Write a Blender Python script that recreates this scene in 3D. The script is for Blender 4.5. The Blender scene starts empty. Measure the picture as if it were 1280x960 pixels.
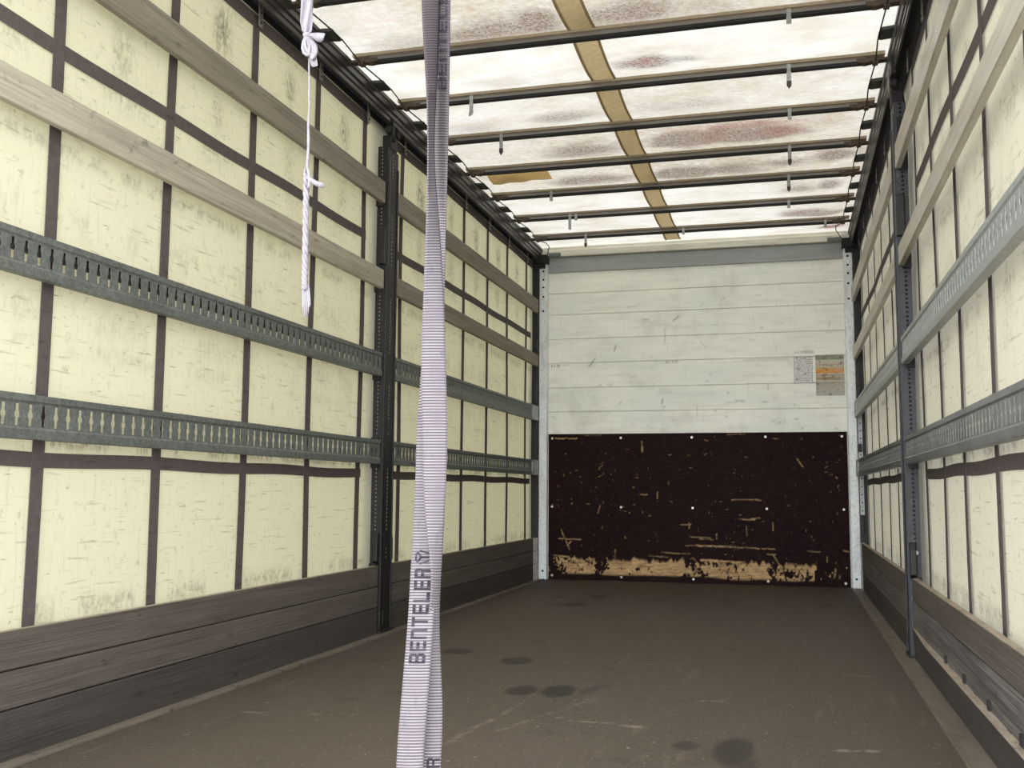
import bpy, bmesh, math
import numpy as np
from mathutils import Matrix, Vector

scene = bpy.context.scene
COL = scene.collection

# ------------------------------------------------------------------ camera
F_PX = 1270.35
YAW, PITCH, ROLL = 0.265400521, 0.104865510, 0.00651428442
CAM = Vector((0.732774, 0.0, 0.710921))
fw = Vector((-math.sin(YAW) * math.cos(PITCH), math.cos(YAW) * math.cos(PITCH), math.sin(PITCH)))
rt0 = Vector((math.cos(YAW), math.sin(YAW), 0))
up0 = rt0.cross(fw)
rt = rt0 * math.cos(ROLL) + up0 * math.sin(ROLL)
up = -rt0 * math.sin(ROLL) + up0 * math.cos(ROLL)
cam_data = bpy.data.cameras.new('camera')
cam = bpy.data.objects.new('camera', cam_data)
COL.objects.link(cam)
cam.matrix_world = Matrix(((rt.x, up.x, -fw.x, CAM.x), (rt.y, up.y, -fw.y, CAM.y), (rt.z, up.z, -fw.z, CAM.z), (0, 0, 0, 1)))
cam_data.sensor_width = 36.0
cam_data.lens = F_PX / 1280 * 36.0
cam_data.clip_start = 0.05
scene.camera = cam

# ------------------------------------------------------------------ sky, sun, exposure
SKY, GROUND, SUN = 2.4, 1.15, 2.1
world = bpy.data.worlds.new('sky')
scene.world = world
world.use_nodes = True
wn = world.node_tree
wn.nodes.clear()
w_out = wn.nodes.new('ShaderNodeOutputWorld')
w_bg = wn.nodes.new('ShaderNodeBackground')
w_tc = wn.nodes.new('ShaderNodeTexCoord')
w_sep = wn.nodes.new('ShaderNodeSeparateXYZ')
w_ramp = wn.nodes.new('ShaderNodeValToRGB')
wn.links.new(w_tc.outputs['Generated'], w_sep.inputs[0])
w_map = wn.nodes.new('ShaderNodeMapRange')
w_map.inputs['From Min'].default_value = -0.1
w_map.inputs['From Max'].default_value = 0.1
wn.links.new(w_sep.outputs['Z'], w_map.inputs['Value'])
wn.links.new(w_map.outputs[0], w_ramp.inputs[0])
w_ramp.color_ramp.elements[0].color = (GROUND, GROUND * 0.97, GROUND * 0.93, 1)
w_ramp.color_ramp.elements[0].position = 0.4
w_ramp.color_ramp.elements[1].color = (SKY * 0.95, SKY * 0.98, SKY * 1.02, 1)
w_ramp.color_ramp.elements[1].position = 0.6
wn.links.new(w_ramp.outputs[0], w_bg.inputs['Color'])
# added fill: surroundings brightened behind the vehicle to light the front wall
w_rear_fill = wn.nodes.new('ShaderNodeMapRange')
w_rear_fill.inputs['From Min'].default_value = -0.35
w_rear_fill.inputs['From Max'].default_value = -1.0
w_rear_fill.inputs['To Min'].default_value = 1.0
w_rear_fill.inputs['To Max'].default_value = 2.6
wn.links.new(w_sep.outputs['Y'], w_rear_fill.inputs['Value'])
wn.links.new(w_rear_fill.outputs[0], w_bg.inputs['Strength'])
wn.links.new(w_bg.outputs[0], w_out.inputs[0])

sun_data = bpy.data.lights.new('sun', 'SUN')
sun_data.energy = SUN
sun_data.angle = math.radians(8)
sun_data.color = (1.0, 0.96, 0.90)
sun = bpy.data.objects.new('sun', sun_data)
COL.objects.link(sun)
sun.location = (-6, 6, 8)
sun.rotation_euler = Vector((0.62, -0.22, -0.75)).to_track_quat('-Z', 'Y').to_euler()

scene.view_settings.view_transform = 'Standard'
scene.view_settings.look = 'None'
scene.view_settings.gamma = 1.0
scene.view_settings.use_curve_mapping = False
scene.view_settings.exposure = 0.82
scene.cycles.use_denoising = True
scene.cycles.max_bounces = 14
scene.cycles.diffuse_bounces = 8
scene.cycles.transmission_bounces = 8
scene.cycles.sample_clamp_indirect = 8.0


# ------------------------------------------------------------------ helpers
def lin(r, g, b):
    f = lambda c: (c / 255 / 12.92) if c <= 10.3 else ((c / 255 + 0.055) / 1.055) ** 2.4
    return (f(r), f(g), f(b), 1.0)


def sc(c, k):
    return (c[0] * k, c[1] * k, c[2] * k, 1.0)


class NT:
    def __init__(self, name):
        self.m = bpy.data.materials.new(name)
        self.m.use_nodes = True
        self.t = self.m.node_tree
        self.t.nodes.clear()
        self.out = self.n('ShaderNodeOutputMaterial')
        self.tc = self.n('ShaderNodeTexCoord')
        info = self.n('ShaderNodeObjectInfo')
        mul = self.n('ShaderNodeVectorMath')
        mul.operation = 'MULTIPLY_ADD'
        comb = self.n('ShaderNodeCombineXYZ')
        for i in range(3):
            self.l(info.outputs['Random'], comb.inputs[i])
        self.l(comb.outputs[0], mul.inputs[0])
        mul.inputs[1].default_value = (13.1, 27.7, 9.3)
        self.l(self.tc.outputs['Object'], mul.inputs[2])
        self.co = mul.outputs[0]

    def n(self, t):
        return self.t.nodes.new(t)

    def l(self, a, b):
        self.t.links.new(a, b)

    def noise(self, scale, lo, hi, detail=4.0, rough=0.6, dist=0.0):
        mp = self.n('ShaderNodeMapping')
        mp.inputs['Scale'].default_value = scale
        self.l(self.co, mp.inputs['Vector'])
        no = self.n('ShaderNodeTexNoise')
        no.inputs['Scale'].default_value = 1.0
        no.inputs['Detail'].default_value = detail
        no.inputs['Roughness'].default_value = rough
        no.inputs['Distortion'].default_value = dist
        self.l(mp.outputs[0], no.inputs['Vector'])
        return self.ramp(no.outputs['Fac'], lo, hi)

    def ramp(self, s, lo, hi):
        mr = self.n('ShaderNodeMapRange')
        mr.inputs['From Min'].default_value = lo
        mr.inputs['From Max'].default_value = hi
        mr.clamp = True
        self.l(s, mr.inputs['Value'])
        return mr.outputs[0]

    def attr(self, name):
        a = self.n('ShaderNodeAttribute')
        a.attribute_name = name
        return a

    def math(self, op, a, b):
        m = self.n('ShaderNodeMath')
        m.operation = op
        for i, v in enumerate((a, b)):
            if isinstance(v, (int, float)):
                m.inputs[i].default_value = v
            else:
                self.l(v, m.inputs[i])
        return m.outputs[0]

    def mix(self, fac, a, b, k=1.0):
        if k != 1.0:
            fac = self.math('MULTIPLY', fac, k)
        m = self.n('ShaderNodeMix')
        m.data_type = 'RGBA'
        if isinstance(fac, (int, float)):
            m.inputs[0].default_value = fac
        else:
            self.l(fac, m.inputs[0])
        for s, v in ((m.inputs[6], a), (m.inputs[7], b)):
            if isinstance(v, tuple):
                s.default_value = v
            else:
                self.l(v, s)
        return m.outputs[2]

    def bump(self, h, strength, dist=0.002):
        b = self.n('ShaderNodeBump')
        b.inputs['Strength'].default_value = strength
        b.inputs['Distance'].default_value = dist
        self.l(h, b.inputs['Height'])
        return b.outputs[0]

    def principled(self, color, rough=0.6, metal=0.0, normal=None, spec=0.4):
        p = self.n('ShaderNodeBsdfPrincipled')
        if isinstance(color, tuple):
            p.inputs['Base Color'].default_value = color
        else:
            self.l(color, p.inputs['Base Color'])
        p.inputs['Roughness'].default_value = rough
        p.inputs['Metallic'].default_value = metal
        p.inputs['Specular IOR Level'].default_value = spec
        if normal is not None:
            self.l(normal, p.inputs['Normal'])
        self.l(p.outputs[0], self.out.inputs[0])
        return self.m

    def sheet(self, refl, trans, k, gloss=0.0):
        """thin translucent cloth: diffuse reflection + transmission"""
        d = self.n('ShaderNodeBsdfDiffuse')
        t = self.n('ShaderNodeBsdfTranslucent')
        for s, v in ((d.inputs[0], refl), (t.inputs[0], trans)):
            if isinstance(v, tuple):
                s.default_value = v
            else:
                self.l(v, s)
        mx = self.n('ShaderNodeMixShader')
        mx.inputs[0].default_value = k
        self.l(d.outputs[0], mx.inputs[1])
        self.l(t.outputs[0], mx.inputs[2])
        self.l(mx.outputs[0], self.out.inputs[0])
        return self.m


def grime_mat(name, base, layers=(), rough=0.6, metal=0.0, bump=None, spec=0.4):
    """layers: (scale, lo, hi, colour, strength)"""
    t = NT(name)
    c = base
    for s, lo, hi, colr, k in layers:
        c = t.mix(t.noise(s, lo, hi), c, colr, k)
    nrm = None
    if bump:
        nrm = t.bump(t.noise(bump[0], 0.3, 0.7), bump[1], 0.002)
    return t.principled(c, rough, metal, nrm, spec)


class MB:
    """collects boxes, prisms, tubes into one mesh"""

    def __init__(self):
        self.v, self.f = [], []

    def add(self, vs, fs):
        o = len(self.v)
        self.v += [tuple(p) for p in vs]
        self.f += [tuple(i + o for i in f) for f in fs]
        return self

    def box(self, x0, x1, y0, y1, z0, z1):
        x0, x1 = min(x0, x1), max(x0, x1)
        y0, y1 = min(y0, y1), max(y0, y1)
        z0, z1 = min(z0, z1), max(z0, z1)
        vs = [(x, y, z) for z in (z0, z1) for y in (y0, y1) for x in (x0, x1)]
        return self.add(vs, [(0, 2, 3, 1), (4, 5, 7, 6), (0, 1, 5, 4), (2, 6, 7, 3), (0, 4, 6, 2), (1, 3, 7, 5)])

    def prism(self, prof, axis, a, b):
        """closed profile of 2D points extruded along axis from a to b (axis 'x': (y,z); 'y': (x,z); 'z': (x,y))"""
        n = len(prof)
        mk = {'x': lambda p, t: (t, p[0], p[1]), 'y': lambda p, t: (p[0], t, p[1]), 'z': lambda p, t: (p[0], p[1], t)}[axis]
        vs = [mk(p, a) for p in prof] + [mk(p, b) for p in prof]
        fs = [(i, (i + 1) % n, n + (i + 1) % n, n + i) for i in range(n)]
        fs += [tuple(range(n))[::-1], tuple(range(n, 2 * n))]
        return self.add(vs, fs)

    def tube(self, pts, r, n=8):
        pts = [Vector(p) for p in pts]
        rs = r if isinstance(r, (list, tuple)) else [r] * len(pts)
        vs, fs = [], []
        prev = None
        for i, p in enumerate(pts):
            d = (pts[min(i + 1, len(pts) - 1)] - pts[max(i - 1, 0)]).normalized()
            if prev is None:
                a = Vector((0, 0, 1)) if abs(d.z) < 0.9 else Vector((1, 0, 0))
                prev = d.cross(a).normalized()
            u = (prev - d * prev.dot(d)).normalized()
            prev = u
            w = d.cross(u)
            for k in range(n):
                t = 2 * math.pi * k / n
                vs.append(p + (u * math.cos(t) + w * math.sin(t)) * rs[i])
        for i in range(len(pts) - 1):
            for k in range(n):
                fs.append((i * n + k, i * n + (k + 1) % n, (i + 1) * n + (k + 1) % n, (i + 1) * n + k))
        fs.append(tuple(range(n))[::-1])
        fs.append(tuple((len(pts) - 1) * n + k for k in range(n)))
        return self.add(vs, fs)

    def disc(self, c, axis, r, h, n=12):
        """short cylinder starting at c along axis vector"""
        a = Vector(axis).normalized()
        return self.tube([Vector(c), Vector(c) + a * h], r, n)

    def build(self, name, mat, parent=None, bevel=0.0, smooth=False, solid=0.0):
        me = bpy.data.meshes.new(name)
        me.from_pydata(self.v, [], self.f)
        bm = bmesh.new()
        bm.from_mesh(me)
        bmesh.ops.recalc_face_normals(bm, faces=bm.faces)
        bm.to_mesh(me)
        bm.free()
        o = bpy.data.objects.new(name, me)
        COL.objects.link(o)
        me.materials.append(mat)
        if smooth:
            me.polygons.foreach_set('use_smooth', [True] * len(me.polygons))
        if solid:
            s = o.modifiers.new('thickness', 'SOLIDIFY')
            s.thickness = solid
            s.offset = 0
        if bevel:
            b = o.modifiers.new('bevel', 'BEVEL')
            b.width = bevel
            b.segments = 2
            b.limit_method = 'ANGLE'
        if parent is not None:
            o.parent = parent
        return o


def empty(name, loc):
    o = bpy.data.objects.new(name, None)
    COL.objects.link(o)
    o.location = loc
    o.empty_display_size = 0.1
    return o


def tag(o, label, cat, group=None, kind=None):
    o['label'] = label
    o['category'] = cat
    if group:
        o['group'] = group
    if kind:
        o['kind'] = kind
    return o


def structure(o, label, cat):
    return tag(o, label, cat, kind='structure')


def move(o, loc):
    """shift mesh data so that the object's origin sits at loc"""
    o.data.transform(Matrix.Translation(-Vector(loc)))
    o.location = loc
    return o


def grid(name, xs, ys, fn, mat, parent=None, attrs=None, smooth=True, solid=0.0):
    """mesh grid; fn(a, b) -> (x, y, z) arrays; attrs: dict of (len(ys), len(xs)) arrays"""
    A, B = np.meshgrid(xs, ys)
    X, Y, Z = fn(A, B)
    co = np.stack([X, Y, Z], -1).reshape(-1, 3)
    nx, ny = len(xs), len(ys)
    idx = np.arange(nx * ny).reshape(ny, nx)
    q = np.stack([idx[:-1, :-1], idx[:-1, 1:], idx[1:, 1:], idx[1:, :-1]], -1).reshape(-1, 4)
    me = bpy.data.meshes.new(name)
    me.vertices.add(len(co))
    me.vertices.foreach_set('co', co.ravel())
    me.loops.add(q.size)
    me.loops.foreach_set('vertex_index', q.ravel())
    me.polygons.add(len(q))
    me.polygons.foreach_set('loop_start', np.arange(0, q.size, 4))
    me.polygons.foreach_set('loop_total', np.full(len(q), 4))
    me.update(calc_edges=True)
    me.validate()
    me.polygons.foreach_set('use_smooth', np.full(len(q), bool(smooth)))
    for k, a in (attrs or {}).items():
        if a.ndim == 3:
            at = me.attributes.new(k, 'FLOAT_COLOR', 'POINT')
            full = np.concatenate([a, np.ones(a.shape[:2] + (1,))], -1)
            at.data.foreach_set('color', full.reshape(-1).astype(np.float32))
        else:
            at = me.attributes.new(k, 'FLOAT', 'POINT')
            at.data.foreach_set('value', a.reshape(-1).astype(np.float32))
    o = bpy.data.objects.new(name, me)
    COL.objects.link(o)
    me.materials.append(mat)
    if solid:
        s = o.modifiers.new('thickness', 'SOLIDIFY')
        s.thickness = solid
        s.offset = 0
    if parent is not None:
        o.parent = parent
    return o


def vnoise(A, B, sa, sb, seed, octaves=4):
    """value noise in 0..1"""
    rng = np.random.RandomState(seed)
    T = rng.rand(256, 256)
    out = np.zeros_like(A, dtype=float)
    amp, tot = 1.0, 0.0
    for o in range(octaves):
        a, b = A * sa * 2 ** o + 31.7 * o, B * sb * 2 ** o + 17.3 * o
        ia, ib = np.floor(a).astype(int), np.floor(b).astype(int)
        fa, fb = a - ia, b - ib
        fa, fb = fa * fa * (3 - 2 * fa), fb * fb * (3 - 2 * fb)
        g = lambda i, j: T[i % 256, j % 256]
        v = (g(ia, ib) * (1 - fa) + g(ia + 1, ib) * fa) * (1 - fb) + (g(ia, ib + 1) * (1 - fa) + g(ia + 1, ib + 1) * fa) * fb
        out += v * amp
        tot += amp
        amp *= 0.55
    return out / tot


def sstep(x, a, b):
    t = np.clip((x - a) / (b - a), 0, 1)
    return t * t * (3 - 2 * t)


def seg_mask(A, B, p, q, w):
    """1 inside a stroke from p to q of half width w"""
    p, q = np.array(p, float), np.array(q, float)
    d = q - p
    L2 = (d ** 2).sum() + 1e-12
    t = np.clip(((A - p[0]) * d[0] + (B - p[1]) * d[1]) / L2, 0, 1)
    r = np.hypot(A - p[0] - t * d[0], B - p[1] - t * d[1])
    return 1 - sstep(r, w * 0.6, w * 1.2)


# ------------------------------------------------------------------ dimensions (metres)
H = 1.24            # half width at the boards
Y_REAR, Y_FRONT = 1.45, 8.17
POST_Y = 4.84
BOWS = [3.66, 4.255, 4.83, 5.41, 6.0, 6.565, 7.15, 7.74]
CURT = 1.29

# ------------------------------------------------------------------ materials
def floor_material():
    t = NT('floor_plywood')
    c = t.mix(t.noise((1.2, 0.7, 1), 0.3, 0.7), lin(73, 62, 53), lin(63, 54, 43))
    c = t.mix(t.noise((9, 60, 1), 0.35, 0.75, 6), c, lin(58, 50, 42), 0.5)
    c = t.mix(t.noise((7, 5, 1), 0.64, 0.70, 4), c, lin(38, 33, 28), 0.6)
    c = t.mix(t.noise((160, 160, 1), 0.45, 0.75, 3), c, lin(106, 96, 86), 0.55)
    c = t.mix(t.noise((30, 3.0, 1), 0.60, 0.72, 5), c, lin(112, 100, 88), 0.35)
    c = t.mix(t.noise((60, 70, 1), 0.71, 0.76, 2), c, lin(190, 180, 165), 0.6)
    a = t.attr('oil')
    c = t.mix(a.outputs['Fac'], c, lin(32, 29, 25), 0.9)
    s = t.attr('scrape')
    c = t.mix(s.outputs['Fac'], c, lin(150, 138, 124), 0.65)
    n = t.bump(t.noise((220, 220, 1), 0.3, 0.7, 2), 0.35, 0.002)
    return t.principled(c, 0.62, 0, n, 0.35)


def curtain_material(name, warm):
    t = NT(name)
    refl = lin(204, 200, 178)
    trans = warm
    spots = [((26, 26, 26), 0.60, 0.72, lin(150, 146, 130), 0.45),
             ((5, 5, 70), 0.60, 0.72, lin(120, 115, 100), 0.50),
             ((90, 90, 6), 0.55, 0.75, lin(165, 160, 140), 0.30),
             ((14, 14, 120), 0.66, 0.73, lin(70, 65, 56), 0.6),
             ((60, 60, 60), 0.66, 0.74, lin(80, 75, 66), 0.5)]
    masks = [(t.noise(s, lo, hi), colr, k) for s, lo, hi, colr, k in spots]
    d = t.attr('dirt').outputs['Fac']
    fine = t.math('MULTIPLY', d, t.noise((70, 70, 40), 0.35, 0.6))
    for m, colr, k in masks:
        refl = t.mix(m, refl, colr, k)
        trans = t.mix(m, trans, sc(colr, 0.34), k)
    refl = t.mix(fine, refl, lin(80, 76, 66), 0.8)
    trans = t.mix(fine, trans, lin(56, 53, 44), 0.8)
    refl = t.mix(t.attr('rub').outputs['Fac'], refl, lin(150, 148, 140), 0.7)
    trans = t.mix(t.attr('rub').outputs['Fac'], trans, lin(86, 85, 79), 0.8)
    return t.sheet(refl, trans, 0.30)


def roof_material():
    t = NT('roof_tarpaulin')
    refl, trans = lin(225, 222, 212), (0.345, 0.342, 0.325, 1)
    m1 = t.noise((4, 7, 1), 0.42, 0.75, 8, 0.7)
    refl = t.mix(m1, refl, lin(190, 182, 165), 0.5)
    trans = t.mix(m1, trans, lin(128, 119, 100), 0.75)
    gr = t.math('MULTIPLY', t.attr('grime').outputs['Fac'], t.noise((26, 34, 1), 0.22, 0.62, 7, 0.75))
    refl = t.mix(gr, refl, lin(176, 160, 138))
    trans = t.mix(gr, trans, lin(112, 101, 84))
    s = t.attr('stain').outputs['Fac']
    g = t.noise((75, 75, 1), 0.32, 0.62, 3, 0.8)
    f = t.math('MULTIPLY', s, g)
    f2 = t.math('MAXIMUM', f, t.math('MULTIPLY', s, 0.45))
    refl = t.mix(f2, refl, lin(120, 96, 88))
    trans = t.mix(f2, trans, lin(66, 53, 46))
    r = t.attr('red').outputs['Fac']
    fr = t.math('MULTIPLY', r, t.noise((60, 60, 1), 0.3, 0.6, 3, 0.8))
    refl = t.mix(fr, refl, lin(150, 92, 84), 0.7)
    trans = t.mix(fr, trans, lin(98, 58, 54), 0.8)
    return t.sheet(refl, trans, 0.5)


def cloth_trans(name, refl, trans, k):
    t = NT(name)
    m = t.noise((40, 40, 40), 0.4, 0.7)
    return t.sheet(t.mix(m, refl, sc(refl, 0.75), 0.6), t.mix(m, trans, sc(trans, 0.75), 0.6), k)


def wood_material(name, a, b, dark, bump=0.5, streak=0.5):
    t = NT(name)
    c = t.mix(t.noise((3, 1.5, 18), 0.3, 0.7, 5, 0.6, 0.6), a, b)
    c = t.mix(t.noise((20, 1.6, 110), 0.42, 0.72, 6, 0.65, 0.4), c, dark, streak)
    c = t.mix(t.noise((40, 5, 170), 0.60, 0.74, 4), c, sc(a, 1.45), 0.55)
    c = t.mix(t.noise((22, 14, 30), 0.62, 0.74, 4), c, sc(dark, 0.6), 0.6)
    n = t.bump(t.noise((20, 2.0, 140), 0.3, 0.7, 5), bump, 0.003)
    return t.principled(c, 0.7, 0, n, 0.3)


M = {}
M['floor'] = floor_material()
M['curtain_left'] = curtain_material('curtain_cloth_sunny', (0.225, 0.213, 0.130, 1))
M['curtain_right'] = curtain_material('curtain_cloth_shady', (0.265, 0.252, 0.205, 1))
M['roof'] = roof_material()
M['seam'] = cloth_trans('seam_tape', lin(214, 200, 166), lin(214, 196, 156), 0.5)
M['seam_edge'] = cloth_trans('seam_tape_edge', lin(176, 162, 132), lin(160, 146, 116), 0.5)
M['sleeve'] = cloth_trans('bow_sleeve', lin(196, 182, 158), lin(150, 136, 112), 0.5)
M['patch'] = cloth_trans('rust_patch', lin(226, 202, 150), lin(214, 186, 132), 0.5)
M['webbing'] = grime_mat('dark_webbing', lin(80, 72, 70), [((40, 40, 40), 0.45, 0.7, lin(94, 86, 82), 0.5), ((8, 8, 60), 0.6, 0.72, lin(44, 39, 37), 0.6)], 0.8, spec=0.2)
M['slat_light'] = wood_material('slat_timber_light', lin(178, 171, 154), lin(152, 145, 129), lin(92, 86, 76))
M['slat_grey'] = wood_material('slat_timber_grey', lin(142, 134, 120), lin(120, 113, 99), lin(72, 66, 58))
M['slat_alu'] = grime_mat('worn_slat_face', lin(190, 184, 170), [((12, 2.0, 60), 0.45, 0.7, lin(150, 143, 128), 0.6), ((30, 3.4, 30), 0.55, 0.68, lin(120, 114, 104), 0.55), ((60, 20, 60), 0.62, 0.74, lin(96, 90, 80), 0.5)], 0.38, 0.45)
M['kick'] = wood_material('kick_board', lin(94, 87, 79), lin(78, 72, 65), lin(44, 40, 36), 0.5, 0.55)
M['kick_dark'] = wood_material('kick_board_dark', lin(70, 65, 59), lin(56, 51, 47), lin(34, 31, 28), 0.5, 0.5)
M['kick_worn'] = wood_material('kick_board_worn', lin(116, 112, 107), lin(80, 75, 70), lin(34, 31, 29), 0.8, 0.8)
M['edge'] = grime_mat('bare_timber_edge', lin(150, 138, 122), [((30, 6, 30), 0.45, 0.7, lin(104, 94, 82), 0.7), ((60, 30, 60), 0.6, 0.7, lin(70, 62, 54), 0.6)], 0.75, spec=0.2)
M['cap'] = grime_mat('worn_end_cap', lin(205, 205, 202), [((20, 30, 20), 0.5, 0.68, lin(120, 115, 110), 0.7), ((90, 90, 90), 0.5, 0.7, lin(120, 114, 106), 0.5)], 0.55)
M['galv'] = grime_mat('galvanised_steel', lin(108, 112, 107), [((60, 60, 60), 0.35, 0.65, lin(78, 82, 78), 0.8), ((160, 160, 160), 0.5, 0.7, lin(140, 145, 139), 0.5), ((5, 3, 5), 0.5, 0.75, lin(70, 70, 64), 0.4)], 0.5, 0.35)
M['galv_mid'] = grime_mat('galvanised_steel_dull', lin(128, 132, 131), [((60, 60, 60), 0.4, 0.65, lin(98, 102, 101), 0.7), ((6, 3, 6), 0.45, 0.7, lin(78, 79, 78), 0.6)], 0.38, 0.5)
M['galv_bright'] = grime_mat('galvanised_steel_bright', lin(154, 158, 155), [((60, 60, 60), 0.4, 0.65, lin(126, 130, 127), 0.7), ((6, 3, 6), 0.5, 0.75, lin(100, 100, 96), 0.4)], 0.42, 0.4)
M['black'] = grime_mat('black_paint', lin(18, 18, 19), [((30, 30, 30), 0.5, 0.7, lin(40, 38, 37), 0.5), ((120, 120, 20), 0.64, 0.72, lin(90, 86, 82), 0.4)], 0.5)
M['navy'] = grime_mat('dark_blue_grey_paint', lin(48, 49, 54), [((30, 30, 30), 0.5, 0.7, lin(30, 31, 35), 0.6), ((120, 120, 20), 0.62, 0.72, lin(120, 120, 122), 0.5)], 0.45)
M['rail'] = grime_mat('anodised_rail', lin(72, 68, 63), [((20, 3, 40), 0.4, 0.7, lin(50, 47, 44), 0.7)], 0.36, 0.55)
M['bow'] = grime_mat('bow_aluminium', lin(124, 120, 114), [((3, 30, 30), 0.4, 0.7, lin(88, 84, 79), 0.6)], 0.45, 0.4)
M['rusty'] = grime_mat('rusty_steel', lin(78, 64, 52), [((60, 60, 60), 0.4, 0.65, lin(46, 38, 32), 0.7)], 0.7, 0.2)
M['cable'] = grime_mat('steel_cable', lin(44, 42, 40), [((200, 200, 200), 0.4, 0.6, lin(82, 78, 74), 0.5)], 0.5, 0.4)
M['rubber'] = grime_mat('black_rubber', lin(24, 24, 24), [((60, 60, 60), 0.5, 0.7, lin(46, 45, 44), 0.5)], 0.75)  # real rubber parts, and the added strips that stand for shade
M['plate'] = grime_mat('dark_green_grey_plate', lin(56, 58, 54), [((50, 50, 50), 0.4, 0.65, lin(36, 36, 34), 0.7)], 0.6)
M['bolt'] = grime_mat('zinc_bolt', lin(206, 206, 200), [((300, 300, 300), 0.5, 0.6, lin(160, 160, 154), 0.5)], 0.35, 0.3)
M['corner'] = grime_mat('corner_post_paint', lin(222, 226, 226), [((80, 80, 50), 0.5, 0.7, lin(158, 161, 158), 0.6), ((12, 12, 4), 0.5, 0.72, lin(140, 140, 134), 0.4)], 0.45, 0.1)
M['header'] = grime_mat('header_grey_paint', lin(150, 154, 152), [((3, 8, 20), 0.45, 0.7, lin(126, 129, 126), 0.6)], 0.5)
M['header_pale'] = grime_mat('header_pale_paint', lin(205, 203, 190), [((4, 8, 30), 0.45, 0.7, lin(168, 164, 150), 0.6)], 0.55)
M['sill'] = grime_mat('floor_edge_steel', lin(112, 102, 90), [((30, 3, 30), 0.4, 0.7, lin(84, 74, 64), 0.7), ((8, 12, 8), 0.58, 0.66, lin(52, 44, 37), 0.7)], 0.55, 0.15)
M['tip'] = grime_mat('brown_plastic_tip', lin(60, 52, 46), [((90, 90, 90), 0.4, 0.7, lin(40, 35, 31), 0.6)], 0.6)
M['cloth'] = grime_mat('white_cotton', lin(126, 123, 127), [((70, 70, 20), 0.4, 0.7, lin(104, 99, 106), 0.6), ((150, 150, 150), 0.5, 0.7, lin(88, 83, 86), 0.4)], 0.9, spec=0.1, bump=((300, 300, 60), 0.4))
M['ink'] = grime_mat('woven_dark_lettering', lin(34, 32, 38), [((10, 10, 500), 0.46, 0.58, lin(70, 66, 72), 0.6)], 0.9, spec=0.1)
M['paper'] = grime_mat('placard_paper', lin(206, 205, 202), [((60, 60, 60), 0.5, 0.7, lin(180, 178, 174), 0.6)], 0.5)
M['print'] = grime_mat('placard_print', lin(128, 126, 124), [((300, 300, 300), 0.45, 0.6, lin(150, 148, 146), 0.6)], 0.6)

# ------------------------------------------------------------------ floor
xs = np.linspace(-1.32, 1.32, 177)
ys = np.linspace(Y_REAR - 0.05, Y_FRONT + 0.05, 453)
A, B = np.meshgrid(xs, ys)
wob = vnoise(A, B, 9, 9, 3) - 0.5
oil = np.zeros_like(A)
for (x, y, rx, ry, k) in [(-0.795, 6.835, .05, .08, .8), (-0.532, 6.925, .06, .11, .9), (-0.59, 6.41, .075, .12, .95), (-0.70, 6.36, .045, .07, .7),
                          (0.061, 6.911, .03, .05, .5), (0.33, 6.91, .06, .09, .7), (-0.19, 6.77, .03, .05, .5), (-0.12, 6.79, .04, .05, .5), (0.942, 6.858, .07, .09, .5),
                          (-0.70, 4.40, .066, .075, .95), (-0.392, 4.23, .066, .10, .9), (-0.208, 3.619, .058, .095, .95), (-0.075, 3.640, .064, .125, 1.0),
                          (0.015, 3.66, .02, .07, .6), (0.035, 3.72, .022, .08, .6), (0.06, 3.78, .018, .06, .5), (0.223, 3.60, .022, .05, .35), (0.437, 2.985, .037, .06, .8), (0.567, 2.965, .062, .18, .9), (0.60, 2.82, .05, .09, .6),
                          (-0.436, 4.764, .035, .04, .5), (-0.273, 4.982, .04, .03, .6), (0.438, 4.964, .03, .03, .45), (0.134, 4.505, .025, .02, .45),
                          (-0.05, 5.0, .03, .02, .4), (0.86, 2.80, .04, .04, .5), (-0.62, 3.45, .05, .04, .35), (-0.74, 3.3, .05, .03, .3),
                          (0.05, 5.0, .03, .02, .35), (0.60, 4.6, .08, .02, .3)]:
    d = np.hypot((A - x) / rx, (B - y) / ry) + wob * 0.55
    oil = np.maximum(oil, k * (1 - sstep(d, 0.82, 1.08)))
scr = np.zeros_like(A)
for p, q, w, k in [((0.10, 3.20), (0.28, 3.17), .012, .6), ((0.02, 3.22), (0.06, 3.2), .012, .5), ((0.85, 3.05), (0.95, 3.07), .012, .7), ((0.93, 4.3), (1.05, 4.28), .01, .5),
                   ((-1.0, 3.0), (-0.9, 3.02), .01, .5), ((-0.15, 3.4), (-0.22, 2.8), .008, .3), ((0.05, 3.5), (-0.12, 3.0), .008, .3), ((0.1, 4.3), (0.33, 4.35), .008, .25),
                   ((0.42, 3.62), (0.50, 3.64), .010, .5), ((-0.75, 3.05), (-0.69, 3.06), .012, .4), ((0.25, 6.2), (0.4, 6.22), .012, .3)]:
    scr = np.maximum(scr, k * seg_mask(A, B, p, q, w) * (vnoise(A, B, 60, 60, 9) > 0.42))
fl = grid('floor', xs, ys, lambda a, b: (a, b, 0 * a), M['floor'], attrs={'oil': oil, 'scrape': scr}, smooth=False)
structure(fl, 'worn brown plywood load floor with dark oil stains', 'floor')
sm = fl.modifiers.new('thickness', 'SOLIDIFY')
sm.thickness = 0.03
sm.offset = -1

for s, nm, w0 in ((-1, 'left', 0.045), (1, 'right', 0.068)):
    b = MB()
    b.box(s * (H - w0), s * (H + 0.05), Y_REAR, 8.10, 0.0005, 0.006)
    b.box(s * (H - w0 - 0.006), s * (H - w0), Y_REAR, 8.10, 0.0005, 0.010)
    o = b.build('baseboard_' + nm, M['sill'], bevel=0.001)
    structure(o, 'brown steel floor edge strip along the %s side boards' % nm, 'floor edge strip')

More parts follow.
